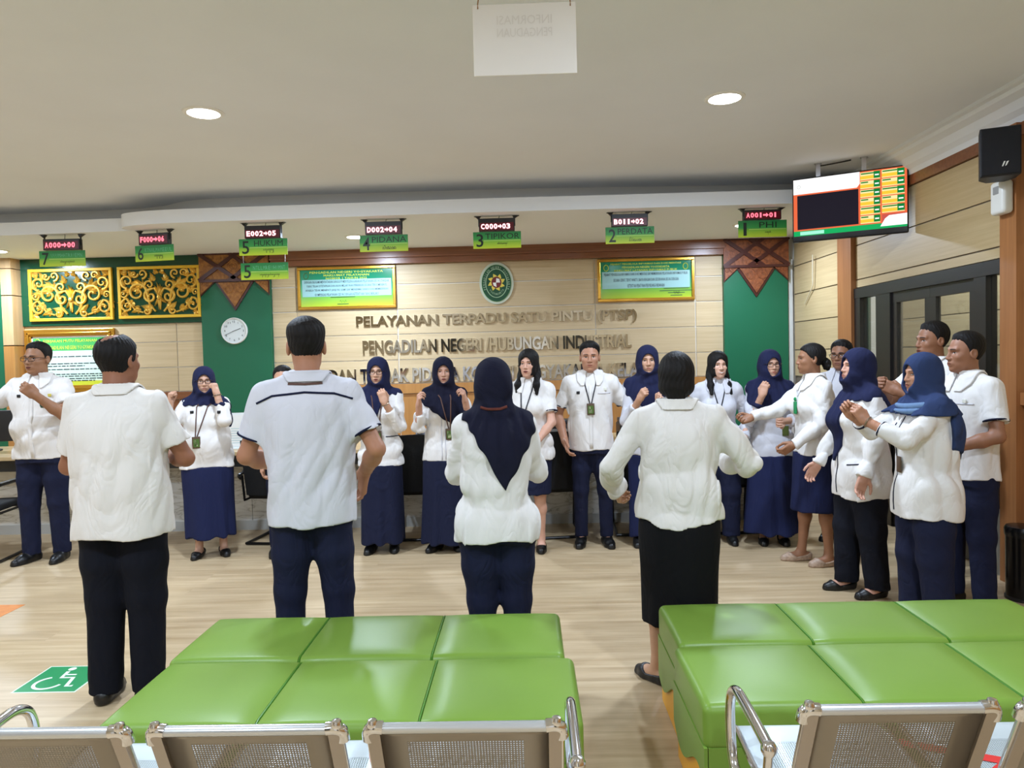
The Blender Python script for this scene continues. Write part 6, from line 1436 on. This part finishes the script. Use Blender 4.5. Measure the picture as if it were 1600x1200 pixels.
# --- the group at the right, turned towards the left
def tassel(c):
    f = c['onto']; q = f(np.array([0.0, 0.0]), np.array([0.745 * c['H'], 0.70 * c['H']]), 0.008)
    b = MB(); p0, p1 = q; mid = (p0 + p1) / 2; b.rbox((-0.022, p1[1], 0.685 * c['H']), (0.022, p1[1] + 0.012, 0.742 * c['H']), 0.005, m_tass); b.lathe([(0.001, 0.016), (0.010, 0.008), (0.010, -0.008), (0.001, -0.016)], m_tass, 10, (0, p0[1] + 0.006, 0.752 * c['H'])); b.build('green_tassel', c['root'], True)
    c['strip']([(0.04, 0.81 * c['H']), (0.0, 0.765 * c['H'])], 0.006, 0.004, C_GREY, 'lanyard', c['root']); c['strip']([(-0.04, 0.81 * c['H']), (0.0, 0.765 * c['H'])], 0.006, 0.004, C_GREY, 'lanyard', c['root'])
person('person in profile with hair in a bun and green tassel, woman in beige shoes', 2.10, 5.45, -88, 1.62, fem=True, head=-100, g=1.10, gd=1.15, bust=0.018, tone=(158, 110, 80), L=dict(abs=True, w=(-0.17, 0.23, 0.90), p=(-0.40, -0.4, 1.0), h='half', n=(0.6, -0.2, 0.5)), R=dict(abs=True, w=(0.10, 0.44, 1.08), p=(0.4, -0.1, 0.8), h='half', n=(-0.5, 0, 0.6)),
       hair='bun', sleeve='long', collar=C_WHITE, hem=0.505, bottom='skirt', bm=C_NAVYS, hemz=0.40, wide=0.98, shoes='flat', shm=m_flat, feet=((0.08, 0.07, 0.05), (-0.09, -0.06, -0.1)), seed=41, extras=(('fn', tassel),))
person('person behind the bun haired woman, man in spectacles and pale grey shirt with round pin', 2.575, 6.08, -45, 1.64, head=-42, tone=(150, 104, 78), hair='short', glasses=True, shirt=C_GREY, collar=C_GREY, open_collar=True, bottom='trousers', seed=42, extras=(('pin', -0.10, 0.77, m_black),), R=dict(w=(0.02, 0.06, 0.52), p=(0.5, -0.4, 1)), L=dict(w=(0.02, 0.06, 0.52), p=(0.5, -0.4, 1)))
person('person in navy hijab with long front tail, woman in white jacket and black trousers', 2.125, 4.75, -84, 1.565, fem=True, head=-86, pitch=0.10, g=1.17, gd=1.34, bust=0.02, tone=(214, 160, 136), R=dict(abs=True, w=(0.18, 0.21, 0.80), p=(0.45, -0.4, 1.0), h='relax'), L=dict(abs=True, w=(-0.215, 0.11, 0.765), p=(-0.45, -0.5, 1.0), h='relax'),
       hijab=lambda P, H, s: [(0.80 * H - P[:, 2], 0.014), (np.maximum(np.maximum(0.86 + 1.4 * np.abs(P[:, 0] - 0.05) - P[:, 2], np.abs(P[:, 0] - 0.045) - (0.065 + 0.10 * np.clip(P[:, 2] - 0.95, 0, 1))), -P[:, 1]), 0.020), (np.maximum(np.maximum(0.71 * H - P[:, 2], P[:, 1] + 0.0), np.abs(P[:, 0] + 0.06) - 0.10), 0.018)], sleeve='long', hem=0.405, bottom='trousers', bm=C_BLKT, wide=1.42, shoes='flat', cuff=C_WHITE,
       feet=((0.09, 0.06, 0.05), (-0.10, -0.04, -0.1)), seed=43, res=1.1, extras=(('pocket', -0.12, 0.55, 0.08, C_PIPE, -0.012), ('strip', 'front_piping', [(0.015, 1.02), (0.015, 0.66)], 0.007, C_PIPE)))
def scarf_edge(c):
    H, s = c['H'], c['s']; b = MB()
    for dz, r, rr, a0, a1 in ((0.004, 0.130, 0.021, -0.3, 2.4), (-0.020, 0.146, 0.016, -0.1, 2.0)):
        b.tube([(-r * math.sin(a) * 1.12, r * math.cos(a) * 1.0 + 0.012, 0.838 * H + dz - 0.030 * math.cos(a) - 0.010 * a) for a in np.linspace(a0, a1, 16)], [rr * (0.45 + 0.55 * math.sin(PI * (i + 0.6) / 16.2)) for i in range(16)], C_HIJL, 10)
    b.build('pale_scarf_fold', c['root'], True)
person('person in blue hijab with pale blue fold, nearest of the right group, hands clasped forward', 2.20, 4.12, -92, 1.53, fem=True, head=-84, g=1.20, gd=1.42, bust=0.02, tone=(190, 136, 106), L=dict(abs=True, w=(-0.055, 0.345, 1.18), p=(-0.45, 0.05, 0.85), h='half', n=(0.7, 0, -0.3), d=(0.1, 0.5, 0.7)), R=dict(abs=True, w=(0.055, 0.375, 1.20), p=(0.4, 0.05, 0.85), h='half', n=(-0.7, 0, -0.3), d=(-0.1, 0.5, 0.7)),
       hijab=lambda P, H, s: [(0.792 * H - P[:, 2], 0.032), (np.maximum(0.94 + 0.6 * np.abs(P[:, 0] + 0.02) - P[:, 2], P[:, 1] + 0.055), 0.022)], hijm=C_HIJB, sleeve='tq', hem=0.42, cuff=C_PIPE, bottom='trousers', wide=1.5, feet=((0.09, 0.03, 0.05), (-0.10, -0.02, -0.1)), seed=44, bracelet='L', res=1.15, extras=(('fn', scarf_edge), ('strip', 'front_piping', [(0.03, 1.16), (0.03, 0.67)], 0.008, C_PIPE), ('strip', 'front_piping', [(-0.03, 1.20), (-0.03, 1.02)], 0.008, C_PIPE), ('fn', lambda c: c['plaque'](0.0, 0.93, 0.05, 0.09, 0.006, m_badge, 'id_badge', c['root']))))
person('person tallest of the right group, broad faced man raising his fists behind the blue hijab', 2.83, 5.18, -82, 1.74, head=-84, g=1.08, gd=1.1, tone=(152, 104, 76), R=dict(abs=True, w=(0.06, 0.36, 1.30), p=(0.5, 0.0, 0.95), h='fist', n=(-0.6, -0.5, 0)), L=dict(abs=True, w=(-0.09, 0.33, 1.28), p=(-0.5, 0.0, 0.95), h='fist', n=(0.6, -0.5, 0)), hair='short', mouth='open', collar=C_WHITE, bottom='trousers', seed=45, hem=0.48)
person('person at the far right by the glass door, man in short sleeves with folded forearms', 2.64, 4.47, -80, 1.652, head=-92, g=1.06, gd=1.06, tone=(160, 110, 82), L=dict(abs=True, w=(-0.12, 0.215, 0.985), p=(-0.60, -0.35, 1.0), h='half', n=(0.4, -0.3, 0.6)), R=dict(abs=True, w=(0.10, 0.24, 1.0), p=(0.5, -0.3, 1.0), h='half'), hair='receding', cuff=C_PIPE, collar=C_WHITE, hem=0.478, bottom='trousers', wide=1.15, bm=C_NAVYT, feet=((0.10, 0.03, 0.1), (-0.12, 0, -0.1)), seed=46, res=1.1,
       extras=(('pin', -0.10, 0.76), ('pocket', -0.10, 0.75, 0.10, C_GREY, 0.0)))
